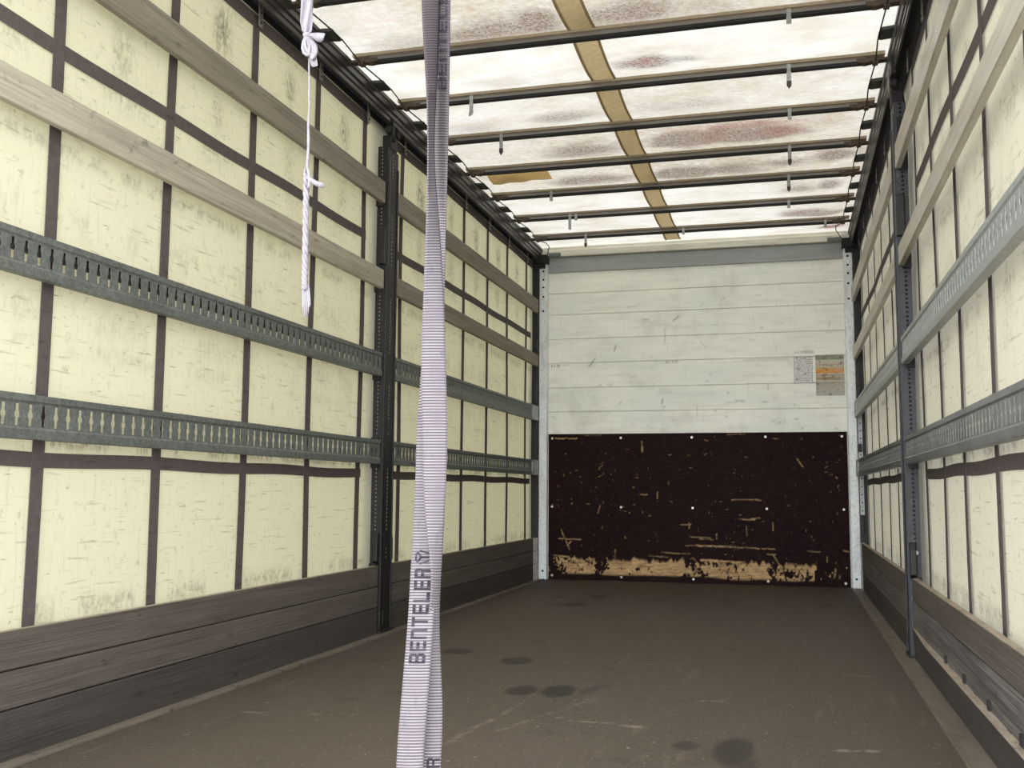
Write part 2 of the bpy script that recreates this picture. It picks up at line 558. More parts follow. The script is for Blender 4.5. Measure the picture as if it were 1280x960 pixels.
# ------------------------------------------------------------------ front wall: white planks
def front_material():
    t = NT('white_plank_paint')
    c = t.mix(t.noise((2.5, 1, 7), 0.35, 0.7), lin(240, 240, 230), lin(224, 230, 220))
    c = t.mix(t.noise((4, 1, 34), 0.5, 0.75, 6), c, lin(182, 182, 170), 0.35)
    c = t.mix(t.noise((60, 1, 9), 0.60, 0.75, 4), c, lin(186, 185, 172), 0.3)
    c = t.mix(t.noise((22, 1, 40), 0.69, 0.76, 4), c, lin(130, 126, 118), 0.35)
    c = t.mix(t.noise((3.5, 1, 3), 0.52, 0.72, 6), c, lin(190, 184, 168), 0.5)
    c = t.mix(t.attr('scuff').outputs['Fac'], c, lin(86, 84, 78), 0.75)
    return t.principled(c, 0.5, 0, None, 0.35)


M['front'] = front_material()
joints = [1.175, 1.362, 1.560, 1.766, 1.966, 2.171, 2.350, 2.53]
xs = np.linspace(-1.175, 1.175, 320)
zs = [0.0]
for a, b in zip([0.0] + joints[:-1], joints):
    zs += list(np.linspace(a + 0.004, b - 0.004, max(4, int((b - a) / 0.012)))) + [b]
zs = np.array(zs)
A, B = np.meshgrid(xs, zs)
dj = np.min([np.abs(B - j) for j in joints], axis=0)
depth = np.where(dj < 0.002, 0.012, 0.0)
scuff = np.zeros_like(A)
rng = np.random.RandomState(4)
for _ in range(120):
    x, z = rng.uniform(-1.15, 1.15), 1.2 + 1.1 * rng.rand() ** 1.6
    L = rng.uniform(0.006, 0.05) * (2.2 if rng.rand() < .12 else 1)
    a = rng.choice([0.0, 0.02, math.pi / 2, rng.uniform(-1, 1)], p=[.5, .2, .12, .18])
    scuff = np.maximum(scuff, rng.uniform(.1, .55) * seg_mask(A, B, (x, z), (x + L * math.cos(a), z + L * math.sin(a)), 0.004))
for x0, x1, z, w, k in [(.80, .925, 1.80, .010, .55), (.86, .93, 1.803, .013, .7), (1.04, 1.17, 1.772, .009, .6), (.76, 1.17, 1.56, .003, .5), (.1, .45, 1.74, .003, .4), (-.62, -.2, 1.755, .003, .4),
                        (-.2, .1, 1.755, .004, .35), (.4, .75, 1.75, .003, .45), (-.98, -.55, 1.79, .004, .3)]:
    scuff = np.maximum(scuff, k * seg_mask(A, B, (x0, z), (x1, z), w) * (0.4 + 0.6 * vnoise(A, B, 40, 120, 7)))
for x0, z0, x1, z1 in [(-.83, 1.735, -.78, 1.80), (-.62, 1.86, -.61, 1.90), (-.14, 2.09, -.10, 2.12), (-.24, 1.42, -.23, 1.46)]:
    scuff = np.maximum(scuff, .8 * seg_mask(A, B, (x0, z0), (x1, z1), .006))
for x in (-1.145, -1.125, -1.10, -1.085, -.20, -.18, -.15, -.13, -.115):
    z = 1.742 if x < -1 else 1.752
    scuff = np.maximum(scuff, .85 * seg_mask(A, B, (x, z - .008), (x + .003, z + .008), .005))
scuff *= (B > 1.19)
fr = grid('wall_front', xs, zs, lambda a, b: (a, Y_FRONT + depth, b), M['front'], attrs={'scuff': np.clip(scuff, 0, 1)}, smooth=False)
structure(fr, 'scuffed white horizontal plank wall at the far end', 'wall')
MB().box(-1.33, 1.33, Y_FRONT + 0.012, Y_FRONT + 0.04, -0.03, 2.75).build('backing_sheet', M['header_pale'], fr)

b = MB().box(-1.175, 1.175, 8.150, 8.181, 2.527, 2.652)
tr = b.build('trim_1', M['header'], bevel=0.003)
structure(tr, 'grey header strip across the top of the front wall', 'beam')
b = MB()
b.prism([(8.118, 2.658), (8.140, 2.655), (8.181, 2.655), (8.181, 2.722), (8.150, 2.722), (8.118, 2.705)], 'x', -1.175, 1.175)
tr = b.build('trim_2', M['header_pale'])
structure(tr, 'pale cream edge strip between front header and roof cover', 'beam')

# ------------------------------------------------------------------ dark plywood panel with worn foot
def ply_material():
    t = NT('dark_phenolic_plywood')
    c = t.mix(t.noise((3, 1, 2), 0.3, 0.7), lin(31, 12, 13), lin(22, 9, 10))
    c = t.mix(t.noise((40, 1, 200), 0.5, 0.75, 4), c, lin(76, 54, 50), 0.35)
    c = t.mix(t.noise((45, 1, 30), 0.69, 0.75, 2), c, lin(120, 98, 88), 0.5)
    w = t.mix(t.noise((14, 1, 80), 0.35, 0.7, 5), lin(200, 168, 122), lin(128, 102, 74))
    w = t.mix(t.noise((50, 1, 50), 0.55, 0.7, 4), w, lin(104, 82, 62), 0.6)
    c = t.mix(t.attr('wear').outputs['Fac'], c, w)
    return t.principled(c, 0.6, 0, None, 0.07)


M['ply'] = ply_material()
xs = np.linspace(-1.168, 1.168, 470)
zs = np.linspace(0.002, 1.178, 236)
A, B = np.meshgrid(xs, zs)
n1 = vnoise(A, B, 5, 10, 21, 5)
n2 = vnoise(A, B, 34, 20, 22, 4)
n3 = vnoise(A, B, 2.2, 1, 23, 3)
# share of bare wood along the width of the panel (patches as seen)
cov = np.interp(xs, [-1.168, -1.05, -1.0, -.80, -.75, -.62, -.55, -.30, -.22, -.13, -.06, .03, .10, .30, .38, .52, .56, .66, .72, .90, .935, 1.0, 1.06, 1.168],
                [.25, .45, .8, .9, .6, .75, .9, .95, 1.0, .95, .45, .55, .8, .95, .9, .95, .6, .6, .75, .92, .15, .08, .3, .2])[None, :]
top = 0.17 + 0.06 * (n3 - 0.5) + 0.09 * (vnoise(A, B, 34, 1.5, 24, 4) - 0.5)
band = (1 - sstep(B, top - 0.015, top + 0.015)) * sstep(B, 0.035 + 0.05 * (n3 - 0.4), 0.055 + 0.05 * (n3 - 0.4))
wear = band * sstep(0.31 + 0.36 * cov - (n1 * 0.35 + n2 * 0.40 + 0.25 * vnoise(A, B, 90, 60, 29, 2)), 0.0, 0.05)
strokes = [((-.40, 1.11), (-.40, 1.03), .014, .8), ((-1.06, .40), (-.99, .24), .010, .8), ((-1.08, .33), (-.90, .325), .006, .6), ((-1.00, .29), (-.98, .31), .014, .6),
           ((.02, .295), (.32, .288), .014, .95), ((.30, .288), (.50, .282), .006, .7), ((-.06, .29), (.05, .292), .006, .7), ((.52, .28), (.62, .282), .005, .5),
           ((-.03, .36), (.13, .355), .005, .6), ((.35, .505), (.47, .502), .006, .7), ((.45, .51), (.51, .515), .005, .6), ((.30, .655), (.50, .655), .006, .55), ((.48, .66), (.52, .65), .012, .5),
           ((-.25, .235), (-.03, .228), .005, .6), ((-.35, .205), (-.20, .20), .008, .5), ((.06, .185), (.38, .17), .018, .9), ((-.62, .25), (-.62, .10), .005, .5), ((-.28, .71), (-.28, .66), .006, .7),
           ((-.42, .69), (-.36, .69), .006, .6), ((-.10, .455), (-.02, .46), .006, .5), ((-.035, .47), (-.035, .43), .006, .5), ((.61, .48), (.61, .42), .005, .5), ((.41, .45), (.41, .38), .004, .35),
           ((.05, .345), (.15, .343), .004, .4), ((.18, .39), (.18, .35), .005, .5), ((-.74, .60), (-.76, .54), .005, .4), ((-.72, .925), (-.75, .89), .005, .4), ((.80, .97), (.84, .91), .012, .55), ((.56, .24), (.62, .24), .006, .5), ((.60, .24), (.65, .16), .005, .5),
           ((-1.12, .19), (-1.0, .185), .014, .7), ((-.85, .165), (-.80, .17), .014, .7), ((1.0, .23), (1.0, .19), .010, .4), ((1.06, .14), (1.05, .08), .014, .5), ((1.12, .28), (1.16, .27), .008, .6), ((.86, .27), (.95, .265), .005, .35),
           ((-1.11, 1.143), (-.93, 1.143), .006, .8), ((-.86, 1.165), (-.73, 1.168), .012, .25), ((.28, 1.165), (.40, 1.168), .014, .3), ((.62, 1.13), (.66, 1.125), .006, .5), ((.10, 1.12), (.12, 1.115), .010, .6)]
for p, q, w, k in strokes:
    w = .0055 if w < .013 else w * .55
    wear = np.maximum(wear, k * seg_mask(A + 0.012 * (n1 - .5), B + 0.012 * (n2 - .5), p, q, w) * (0.45 + 0.55 * (n2 > 0.42)))
rng = np.random.RandomState(12)
for _ in range(85):
    x, z = rng.uniform(-1.1, 1.15), 0.2 + 0.85 * rng.rand()
    L = rng.uniform(.002, .022)
    a = rng.choice([0, math.pi / 2, rng.uniform(-1.5, 1.5)], p=[.5, .2, .3])
    wear = np.maximum(wear, rng.uniform(.12, .5) * seg_mask(A, B, (x, z), (x + L * math.cos(a), z + L * math.sin(a)), rng.uniform(.003, .005)))
pl = empty('plywood_panel', (0, 8.16, 0))
tag(pl, 'dark brown plywood panel bolted over the lower front wall, worn bare along its foot', 'panel')
sheet = grid('sheet', xs, zs, lambda a, b: (a, 0 * a - 0.006, b), M['ply'], pl, {'wear': np.clip(wear, 0, 1)}, smooth=False)
MB().box(-1.168, 1.168, -0.0055, 0.008, 0.002, 1.178).build('core', M['ply'], pl)
for z in (1.143, 0.587, 0.034):
    for k in range(5):
        x = -1.137 + k * 0.567
        MB().disc((x, -0.006, z), (0, -1, 0), 0.010, 0.005, 10).build('bolt', M['bolt'], pl, bevel=0.0015)

# ------------------------------------------------------------------ stickers on the front wall
pa = empty('placard', (0.859, Y_FRONT, 1.557))
tag(pa, 'white printed placard stuck on the plank wall left of the faded orange sticker', 'placard')
MB().box(-.0695, .0695, -.003, .0, 0, .210).build('sheet', M['paper'], pa)
b = MB()
for x0, x1, z0, z1 in [(-.0695, .0695, 0, .004), (-.0695, .0695, .206, .21), (-.0695, -.0665, 0, .21), (.0665, .0695, 0, .21)]:
    b.box(x0, x1, -.0036, -.0028, z0, z1)
b.build('border', M['print'], pa)
rng = np.random.RandomState(3)
b = MB()
for r in range(13):
    z = .022 + r * .0142
    for c0 in (-.058, .006):
        x = c0 + rng.uniform(0, .006)
        for _ in range(4):
            L = rng.uniform(.004, .013)
            if rng.rand() < .62:
                b.box(x, x + L, -.0036, -.0028, z, z + rng.uniform(.003, .008))
            x += L + rng.uniform(.003, .006)
for x, z in [(-.034, .112), (-.05, .034), (.015, .072), (-.045, .198), (.012, .196)]:
    b.disc((x, -.0028, z), (0, -1, 0), .007, .0009, 10)
b.build('print', M['print'], pa)

xs = np.linspace(-.1055, .1055, 44)
zs = np.linspace(0, .316, 66)
A, B = np.meshgrid(xs, zs)
tz = [0, .05, .095, .1, .105, .12, .125, .14, .150, .158, .165, .172, .176, .206, .210, .222, .232, .240, .250, .262, .268, .28, .285, .316]
tcol = [(168, 166, 154), (172, 168, 156), (158, 154, 144), (120, 112, 100), (185, 170, 150), (190, 176, 156), (146, 124, 100), (150, 126, 100), (196, 182, 160), (132, 108, 86), (196, 180, 160), (196, 178, 140),
        (208, 138, 52), (214, 142, 60), (196, 160, 90), (168, 176, 150), (196, 180, 164), (176, 140, 128), (200, 180, 168), (170, 178, 160), (196, 196, 176), (150, 160, 140), (118, 114, 100), (140, 138, 122)]
lc = np.array([lin(*c)[:3] for c in tcol])
col = np.stack([np.interp(B + 0.004 * (vnoise(A, B, 30, 30, 5) - .5), tz, lc[:, i]) for i in range(3)], -1)
fade = (0.55 * sstep(A, 0.02, 0.09) + 0.45 * (vnoise(A, B, 40, 120, 6) > .55))[..., None] * 0.6
col = col * (1 - fade) + np.array(lin(178, 172, 156)[:3]) * fade
col *= (1 - 0.55 * (vnoise(A, B, 70, 90, 8) > .66))[..., None]
t = NT('faded_sticker_print')
ca = t.attr('tint')
t.principled(ca.outputs['Color'], 0.55)
st = grid('faded_sticker', xs, zs, lambda a, b: (a, 0 * a, b), t.m, None, {'tint': col}, smooth=False, solid=0.002)
st.location = (1.0575, Y_FRONT - 0.002, 1.459)
tag(st, 'peeling sticker with faded orange stripe beside the white placard', 'sticker')

# ------------------------------------------------------------------ roof cover
def sag(y):
    stops = [Y_REAR] + BOWS + [Y_FRONT]
    y = np.asarray(y, float)
    out = np.zeros_like(y)
    for a, b in zip(stops[:-1], stops[1:]):
        m = (y >= a) & (y <= b)
        t = (y[m] - a) / (b - a)
        out[m] = 4 * t * (1 - t)
    return out


def roof_z(x, y):
    e = sstep(np.abs(x), 1.02, 1.24)
    return 2.751 - 0.024 * sag(y) * (1 - 0.6 * e) - 0.016 * sstep(np.abs(x), 1.2, 1.27) * (1 - sag(y) * 0.3) + 0.004 * (vnoise(x, y, 3, 6, 41, 3) - 0.5)


xs = np.linspace(-1.31, 1.31, 175)
ys = np.linspace(Y_REAR, Y_FRONT + 0.03, 420)
A, B = np.meshgrid(xs, ys)
n = vnoise(A, B, 3.0, 5.0, 51, 5)
stain, red = np.zeros_like(A), np.zeros_like(A)
for x, y, rx, ry, k in [(-.50, 4.12, .28, .14, .55), (-.28, 4.08, .10, .14, .8), (.16, 4.12, .30, .14, .55), (.45, 4.15, .25, .12, .4), (.12, 4.62, .14, .08, .85), (.30, 4.62, .12, .05, .5),
                        (-.40, 5.22, .18, .08, .45), (-.95, 5.28, .20, .10, .35), (.3, 5.2, .3, .1, .3), (.20, 5.74, .24, .18, 1.3), (-.38, 5.76, .24, .15, .7), (.50, 5.72, .32, .17, 1.0), (.72, 5.72, .25, .12, .45),
                        (-.40, 6.34, .26, .13, .9), (.14, 6.34, .26, .15, 1.0), (.48, 6.34, .28, .15, .8), (.75, 6.30, .25, .12, .55), (1.02, 6.22, .14, .12, .8), (-.98, 6.20, .12, .06, .5), (.85, 6.88, .16, .14, .5), (1.03, 6.85, .10, .12, .9),
                        (.95, 7.50, .20, .12, .9), (1.08, 7.95, .10, .05, .9), (-.6, 4.7, .2, .1, .15), (-.85, 4.2, .2, .12, .3), (.85, 4.0, .3, .2, .35)]:
    d = np.hypot((A - x) / rx, (B - y) / ry)
    stain = np.maximum(stain, k * np.clip(1.25 - d + (n - .5) * 1.6, 0, 1))
for x, y, rx, ry, k in [(.50, 5.58, .55, .06, .8), (.35, 5.72, .12, .10, .6), (.75, 5.70, .18, .10, .8), (.12, 4.60, .06, .05, .8), (.98, 5.62, .12, .12, .4), (1.08, 7.95, .12, .06, 1.0), (.85, 7.45, .15, .1, .3)]:
    d = np.hypot((A - x) / rx, (B - y) / ry)
    red = np.maximum(red, k * np.clip(1.25 - d + (n - .5) * 1.2, 0, 1))
stain = np.clip(stain, 0, 1)
red = np.clip(red, 0, 1)
gxs = np.array([-1.2, -.5, 0, .5, 1.2])
glv = [[.5, .5, .5, .5, .5], [.35, .75, .7, .75, .6], [.1, .05, .25, .15, .1], [.3, .35, .5, .45, .35], [.45, .6, .7, .85, .55], [.6, .55, .75, .8, .7], [.25, .2, .15, .3, .6], [.3, .3, .15, .3, .6], [.25, .1, .1, .1, .5]]
grime = np.zeros_like(A)
stops = [Y_REAR] + BOWS + [9.0]
for i in range(len(stops) - 1):
    m = (ys >= stops[i]) & (ys < stops[i + 1])
    grime[m] = np.interp(xs, gxs, glv[i])[None, :]
stain = np.clip(stain * 1.7, 0, 1)
roof = grid('ceiling', xs, ys, lambda a, b: (a, b, roof_z(a, b)), M['roof'], attrs={'stain': stain, 'red': red, 'grime': grime})
structure(roof, 'stained white translucent tarpaulin roof cover over the bows', 'roof')
for x0, x1, mt, nm, dz in ((-.168, -.046, 'seam', 'seam_tape', .003), (-.170, -.155, 'seam_edge', 'seam_edge', .0045), (-.058, -.044, 'seam_edge', 'seam_edge', .0045)):
    grid(nm, np.linspace(x0, x1, 4), np.linspace(3.0, 8.06, 240), lambda a, b: (a - 0.004 * (b - 4), b, roof_z(a, b) - dz), M[mt], roof)
for y in BOWS:
    b = MB()
    b.prism([(y - .024, 2.7345), (y + .022, 2.7345), (y + .022, 2.7535), (y - .026, 2.7535)], 'x', -1.205, 1.205)
    b.build('sleeve', M['sleeve'], roof)
# torn tan tape hanging under the roof by the fourth bow
grid('torn_patch', np.linspace(-1.10, -.70, 24), np.linspace(6.02, 6.24, 10),
     lambda a, b: (a, b, roof_z(a, b) - .008 - .012 * np.clip((-.80 - a) / .3, 0, 1) * sstep(b, 6.02, 6.2) - .003 * np.sin(a * 40)), M['patch'], roof)

# ------------------------------------------------------------------ side rails under the roof
for s, nm, k in ((-1, 'left', 3), (1, 'right', 4)):
    prof = [(1.214, 2.726), (1.214, 2.709), (1.2215, 2.702), (1.2215, 2.676), (1.231, 2.672), (1.231, 2.664), (1.227, 2.661), (1.227, 2.646), (1.234, 2.642), (1.234, 2.636), (1.230, 2.633),
            (1.230, 2.618), (1.237, 2.616), (1.240, 2.672), (1.318, 2.672), (1.318, 2.60), (1.324, 2.60), (1.324, 2.726)]
    b = MB().prism([(s * x, z) for x, z in prof], 'y', Y_REAR, 8.12)
    o = b.build('trim_%d' % k, M['rail'])
    ln = MB()
    ln.box(s * 1.242, s * 1.316, Y_REAR, 8.12, 2.668, 2.6715)
    ln.box(s * 1.313, s * 1.3175, Y_REAR, 8.12, 2.602, 2.668)
    ln.box(s * 1.2395, s * 1.243, Y_REAR, 8.12, 2.625, 2.668)
    ln.build('black_track', M['rubber'], o)  # black lining added to keep the shaded rail recess dark
    structure(o, 'grooved dark metal roof rail above the %s side curtain' % nm, 'roof rail')

# ------------------------------------------------------------------ side curtains
BAYS = {-1: ((1.50, 4.66), (5.04, 8.02)), 1: ((1.50, 4.68), (5.02, 8.02))}
STRAPS = {-1: [1.85, 2.40, 2.955, 3.505, 4.055, 4.60, 5.118, 5.67, 6.225, 6.775, 7.300, 7.860],
          1: [1.98, 2.53, 3.07, 3.60, 4.10, 4.61, 5.15, 5.74, 6.27, 6.83, 7.35, 7.86]}
for s, nm in ((-1, 'left'), (1, 'right')):
    ys = np.linspace(Y_REAR, 8.13, 330)
    zs = np.linspace(-0.02, 2.622, 134)
    A, B = np.meshgrid(ys, zs)
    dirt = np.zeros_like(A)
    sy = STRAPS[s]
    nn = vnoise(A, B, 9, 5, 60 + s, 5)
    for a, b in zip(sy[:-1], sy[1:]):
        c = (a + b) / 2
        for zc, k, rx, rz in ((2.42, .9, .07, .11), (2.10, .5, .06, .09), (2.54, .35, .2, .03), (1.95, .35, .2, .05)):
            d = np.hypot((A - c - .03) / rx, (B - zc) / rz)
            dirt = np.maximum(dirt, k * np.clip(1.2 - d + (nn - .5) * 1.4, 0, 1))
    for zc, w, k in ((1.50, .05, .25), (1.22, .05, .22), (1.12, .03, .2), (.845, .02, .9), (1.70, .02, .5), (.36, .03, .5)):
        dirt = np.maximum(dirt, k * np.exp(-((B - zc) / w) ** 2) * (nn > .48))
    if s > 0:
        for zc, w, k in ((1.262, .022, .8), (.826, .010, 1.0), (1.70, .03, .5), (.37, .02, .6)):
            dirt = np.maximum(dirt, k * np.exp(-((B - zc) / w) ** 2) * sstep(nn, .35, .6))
    greyed = np.exp(-((A - POST_Y) / .14) ** 4) * .95 + sstep(A, 7.98, 8.06) * .8  # curtain greyer behind the side post and at the front end
    greyed *= 0.6 + 0.8 * vnoise(A, B, 14, 3, 70 + s, 3)
    wave = lambda a, b: .004 * np.sin(a * 3.1 + b * .9) * np.sin(b * 2.2)
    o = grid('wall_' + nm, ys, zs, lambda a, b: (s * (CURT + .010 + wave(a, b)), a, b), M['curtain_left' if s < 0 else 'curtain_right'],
             attrs={'dirt': np.clip(dirt, 0, 1), 'rub': np.clip(greyed, 0, 1)})
    structure(o, 'cream tarpaulin side curtain crossed by dark webbing, %s side of the cargo hold' % nm, 'wall')
    wx = lambda a, b, off: s * (CURT + .010 + wave(a, b) - off)
    for y in sy:
        grid('vertical_webbing', np.linspace(y - .024, y + .024, 3), np.linspace(0.0, 2.60, 40),
             lambda a, b: (wx(a, b, .008), a + .006 * np.sin(b * 2.3 + y * 5), b), M['webbing'], o, solid=.002, smooth=False)
        # roller hanger plate with two rivets
        hg = MB().box(s * 1.274, s * 1.278, y - .016, y + .016, 2.555, 2.66).build('roller_hanger', M['bow'], o, bevel=.002)
        rv = MB()
        for z in (2.575, 2.615):
            rv.disc((s * 1.2745, y, z), (-s, 0, 0), .006, .003, 8)
        rv.build('rivet', M['rubber'], hg)
    for y0, y1 in BAYS[s]:
        for z0, z1, nmb in ((.770, .813, 'horizontal_webbing'), (1.962 if s < 0 else 2.028, 2.008 if s < 0 else 2.078, 'horizontal_webbing'), (2.556, 2.612, 'top_hem')):
            if nmb == 'top_hem' and y0 > 5:
                y0b, y1b = y0, 8.10
            else:
                y0b, y1b = y0, y1 - (0.02 if y1 < 5 else 0)
            grid(nmb, np.linspace(y0b, y1b, 60), np.linspace(z0, z1, 3),
                 lambda a, b: (wx(a, b, .005), a, b + .003 * np.sin(a * 7)), M['webbing'], o, solid=.002, smooth=False)

# ------------------------------------------------------------------ boards, slats and slotted rails between the posts
def side_word(s):
    return 'left' if s < 0 else 'right'


def bay_word(k):
    return 'nearer than the side post' if k == 0 else 'between side post and front wall'


SECT = {-1: ((1.56, 4.752), (4.928, 8.085)), 1: ((1.56, 4.752), (4.928, 8.085))}
FACE = {-1: 1.240, 1: 1.226}


def timber(s, k, z0, z1, mat, name, label, cat, group, face, thick=.025, lean=0.0, caps=False, bow=0.0, edge=False):
    y0, y1 = SECT[s][k]
    n = 24
    vs, fs = [], []
    for i in range(n + 1):
        y = y0 + (y1 - y0) * i / n
        u = bow * math.sin(math.pi * i / n)
        for (d, z, l) in ((0, z0, 0), (0, z1, lean), (thick, z1, lean), (thick, z0, 0)):
            vs.append((s * (face - l * min(1, 4 * (1 - i / n) + .25) - u + d), y, z))
    for i in range(n):
        for j in range(4):
            fs.append((i * 4 + j, i * 4 + (j + 1) % 4, (i + 1) * 4 + (j + 1) % 4, (i + 1) * 4 + j))
    fs += [(3, 2, 1, 0), (n * 4, n * 4 + 1, n * 4 + 2, n * 4 + 3)]
    b = MB()
    b.add(vs, fs)
    base = (s * (face + thick / 2), (y0 + y1) / 2, z0)
    eb = None
    if edge:
        eb = MB()
        ev = []
        for i in range(n + 1):
            x, y, z = vs[i * 4 + 1]
            x2 = vs[i * 4 + 2][0]
            ev += [(x + s * .001, y, z + .0006), (x2, y, z + .0006)]
        eb.add(ev, [(2 * i, 2 * i + 1, 2 * i + 3, 2 * i + 2) for i in range(n)])
    if caps:
        root = empty(name, base)
        bo = b.build('board', mat, None, bevel=.003)
        move(bo, base)
        bo.location = (0, 0, 0)
        bo.parent = root
        cp = MB().box(s * (face - .002), s * (face + thick + .002), y1 - .15, y1 + .001, z0 + .0002, z1 - .0002).build('end_cap', M['cap'], None, bevel=.002)
        move(cp, base)
        cp.location = (0, 0, 0)
        cp.parent = root
        cp['label'] = 'scratched pale metal end cap'
        o = root
    else:
        o = b.build(name, mat, bevel=.003)
        move(o, base)
    if eb:
        e = eb.build('bare_edge', M['edge'], None)
        move(e, base)
        e.location = (0, 0, 0)
        e.parent = o
        e['label'] = 'pale bare timber top edge'
    return tag(o, label, cat, group)


def slotted_rail(s, k, z0, z1, lip, label, mat, group):
    """pressed steel rail with key-shaped slots every 50 mm"""
    y0, y1 = SECT[s][k]
    face = FACE[s]
    h = z1 - z0
    zc = (z0 + z1) / 2 + .004
    # outline of one slot: (height from slot foot, half width)
    slot = [(-.029, .0055), (-.010, .0055), (-.004, .0098), (.004, .0098), (.012, .0058), (.029, .0058)]
    # relief of the face: (z, depth in)
    def inset(z):
        d = abs(z - zc)
        return .004 if d < .033 else (.004 * (1 - (d - .033) / .006) if d < .039 else 0.0)
    lv = [(z0, 0), (zc - .039, 0), (zc - .033, 0)] + [(zc + a, w) for a, w in slot] + [(zc + .033, 0), (zc + .039, 0), (z1, 0)]
    b = MB()
    ncell = int((y1 - y0) / .05)
    st = y0 + ((y1 - y0) - ncell * .05) / 2
    wmax = [w for _, w in lv]
    for c in range(ncell):
        yc = st + (c + .5) * .05
        L, Rr = yc - .025, yc + .025
        if c == 0:
            L = y0
        if c == ncell - 1:
            Rr = y1
        vs, fs = [], []
        for z, w in lv:
            x = s * (face + inset(z))
            ww = w if w else .0055
            vs += [(x, L, z), (x, yc - ww, z), (x, yc + ww, z), (x, Rr, z)]
        for i in range(len(lv) - 1):
            a, d = 4 * i, 4 * i + 4
            fs += [(a, a + 1, d + 1, d), (a + 2, a + 3, d + 3, d + 2)]
            if lv[i][1] == 0 or lv[i + 1][1] == 0:
                fs.append((a + 1, a + 2, d + 2, d + 1))
        b.add(vs, fs)
    # flanges turned outwards and a back lip
    b.add([(s * face, y0, z1), (s * face, y1, z1), (s * (face + .028), y1, z1), (s * (face + .028), y0, z1)], [(0, 1, 2, 3)])
    b.add([(s * face, y0, z0), (s * face, y1, z0), (s * (face + .028), y1, z0), (s * (face + .028), y0, z0)], [(0, 1, 2, 3)])
    if lip:
        b.add([(s * (face + .028), y0, z1), (s * (face + .028), y1, z1), (s * (face + .028), y1, z1 - lip), (s * (face + .028), y0, z1 - lip)], [(0, 1, 2, 3)])
    base = (s * (face + .014), (y0 + y1) / 2, z0)
    root = empty('slotted_rail', base)
    o = b.build('face_plate', mat, None, solid=.0022)
    move(o, base)
    o.location = (0, 0, 0)
    o.parent = root
    if k == 1:
        cp = MB().box(s * (face - .003), s * (face + .030), y1 - .20, y1 + .001, z0 - .001, z1 + .001).build('end_sleeve', M['galv_bright'], None, bevel=.002)
        move(cp, base)
        cp.location = (0, 0, 0)
        cp.parent = root
    return tag(root, label, 'rail', group)


for s in (-1, 1):
    S = side_word(s)
    f = FACE[s]
    for k in (0, 1):
        W = bay_word(k)
        caps = k == 1
        if s < 0:
            timber(s, k, .004, .133, M['kick_dark'], 'kick_board', 'dark scuffed kick board on the floor, left side, ' + W, 'board', 'left kick boards', H, caps=caps)
            timber(s, k, .1365, .234, M['kick'], 'kick_board', 'grey brown middle kick board of three, left side, ' + W, 'board', 'left kick boards', H, caps=caps)
            timber(s, k, .2375, .337, M['kick'], 'kick_board', 'grey brown top kick board of three, left side, ' + W, 'board', 'left kick boards', H, caps=caps, edge=True)
        else:
            timber(s, k, .004, .134, M['kick_dark'], 'kick_board', 'dark kick board on the floor, right side, ' + W, 'board', 'right kick boards', H, lean=.026 if k == 0 else 0, caps=caps, edge=k == 0)
            timber(s, k, .1345, .2480, M['kick_worn'], 'kick_board', 'scratched grey middle kick board of three, right side, ' + W, 'board', 'right kick boards', H - .001, caps=caps)
            timber(s, k, .2525, .346, M['kick'], 'kick_board', 'brown top kick board of three, right side, ' + W, 'board', 'right kick boards', H - .002, caps=caps, edge=True)
        dz = 0.004 if s < 0 else 0.0
        mt = M['galv'] if s < 0 else M['galv_bright']
        slotted_rail(s, k, .838 + dz, .957 + dz, 0, 'galvanised slotted rail, lower of two, %s side, %s' % (S, W), mt if s < 0 else M['galv_mid'], '%s slotted rails' % S)
        slotted_rail(s, k, 1.280 + dz, 1.398 + dz, .054, 'galvanised slotted rail, upper of two, %s side, %s' % (S, W), mt, '%s slotted rails' % S)
        timber(s, k, 1.732 if s < 0 else 1.722, 1.830 if s < 0 else 1.810, M['slat_alu'] if s > 0 else M['slat_light'] if k == 0 else M['slat_grey'], 'timber_slat', ('weathered pale timber slat' if s < 0 else 'smooth pale grey slat') + ', lower of two, %s side, %s' % (S, W), 'slat', '%s side slats' % S, f)
        timber(s, k, 2.178 if s < 0 else 2.168, 2.290 if s < 0 else 2.278, M['slat_grey'] if s < 0 else M['slat_alu'], 'timber_slat', ('weathered grey timber slat' if s < 0 else 'smooth pale grey slat') + ', upper of two, %s side, %s' % (S, W), 'slat', '%s side slats' % S, f)

# ------------------------------------------------------------------ sliding side posts
def holed_strip(b, org, du, dv, width, length, pitch, hole, skip=()):
    """flat strip with a row of square holes; org corner, du across (width), dv along (length)"""
    du, dv, org = Vector(du), Vector(dv), Vector(org)
    n = int(length / pitch)
    P = lambda u, v: org + du * u + dv * v
    for i in range(n):
        v0, v1 = i * pitch, (i + 1) * pitch
        vm = (v0 + v1) / 2
        us = [0, width / 2 - hole / 2, width / 2 + hole / 2, width]
        vv = [v0, vm - hole / 2, vm + hole / 2, v1]
        vs = [P(u, v) for v in vv for u in us]
        solid = any(a <= vm <= c for a, c in skip)
        fs = [(j * 4 + i2, j * 4 + i2 + 1, j * 4 + i2 + 5, j * 4 + i2 + 4) for j in range(3) for i2 in range(3) if solid or (i2, j) != (1, 1)]
        b.add(vs, fs)


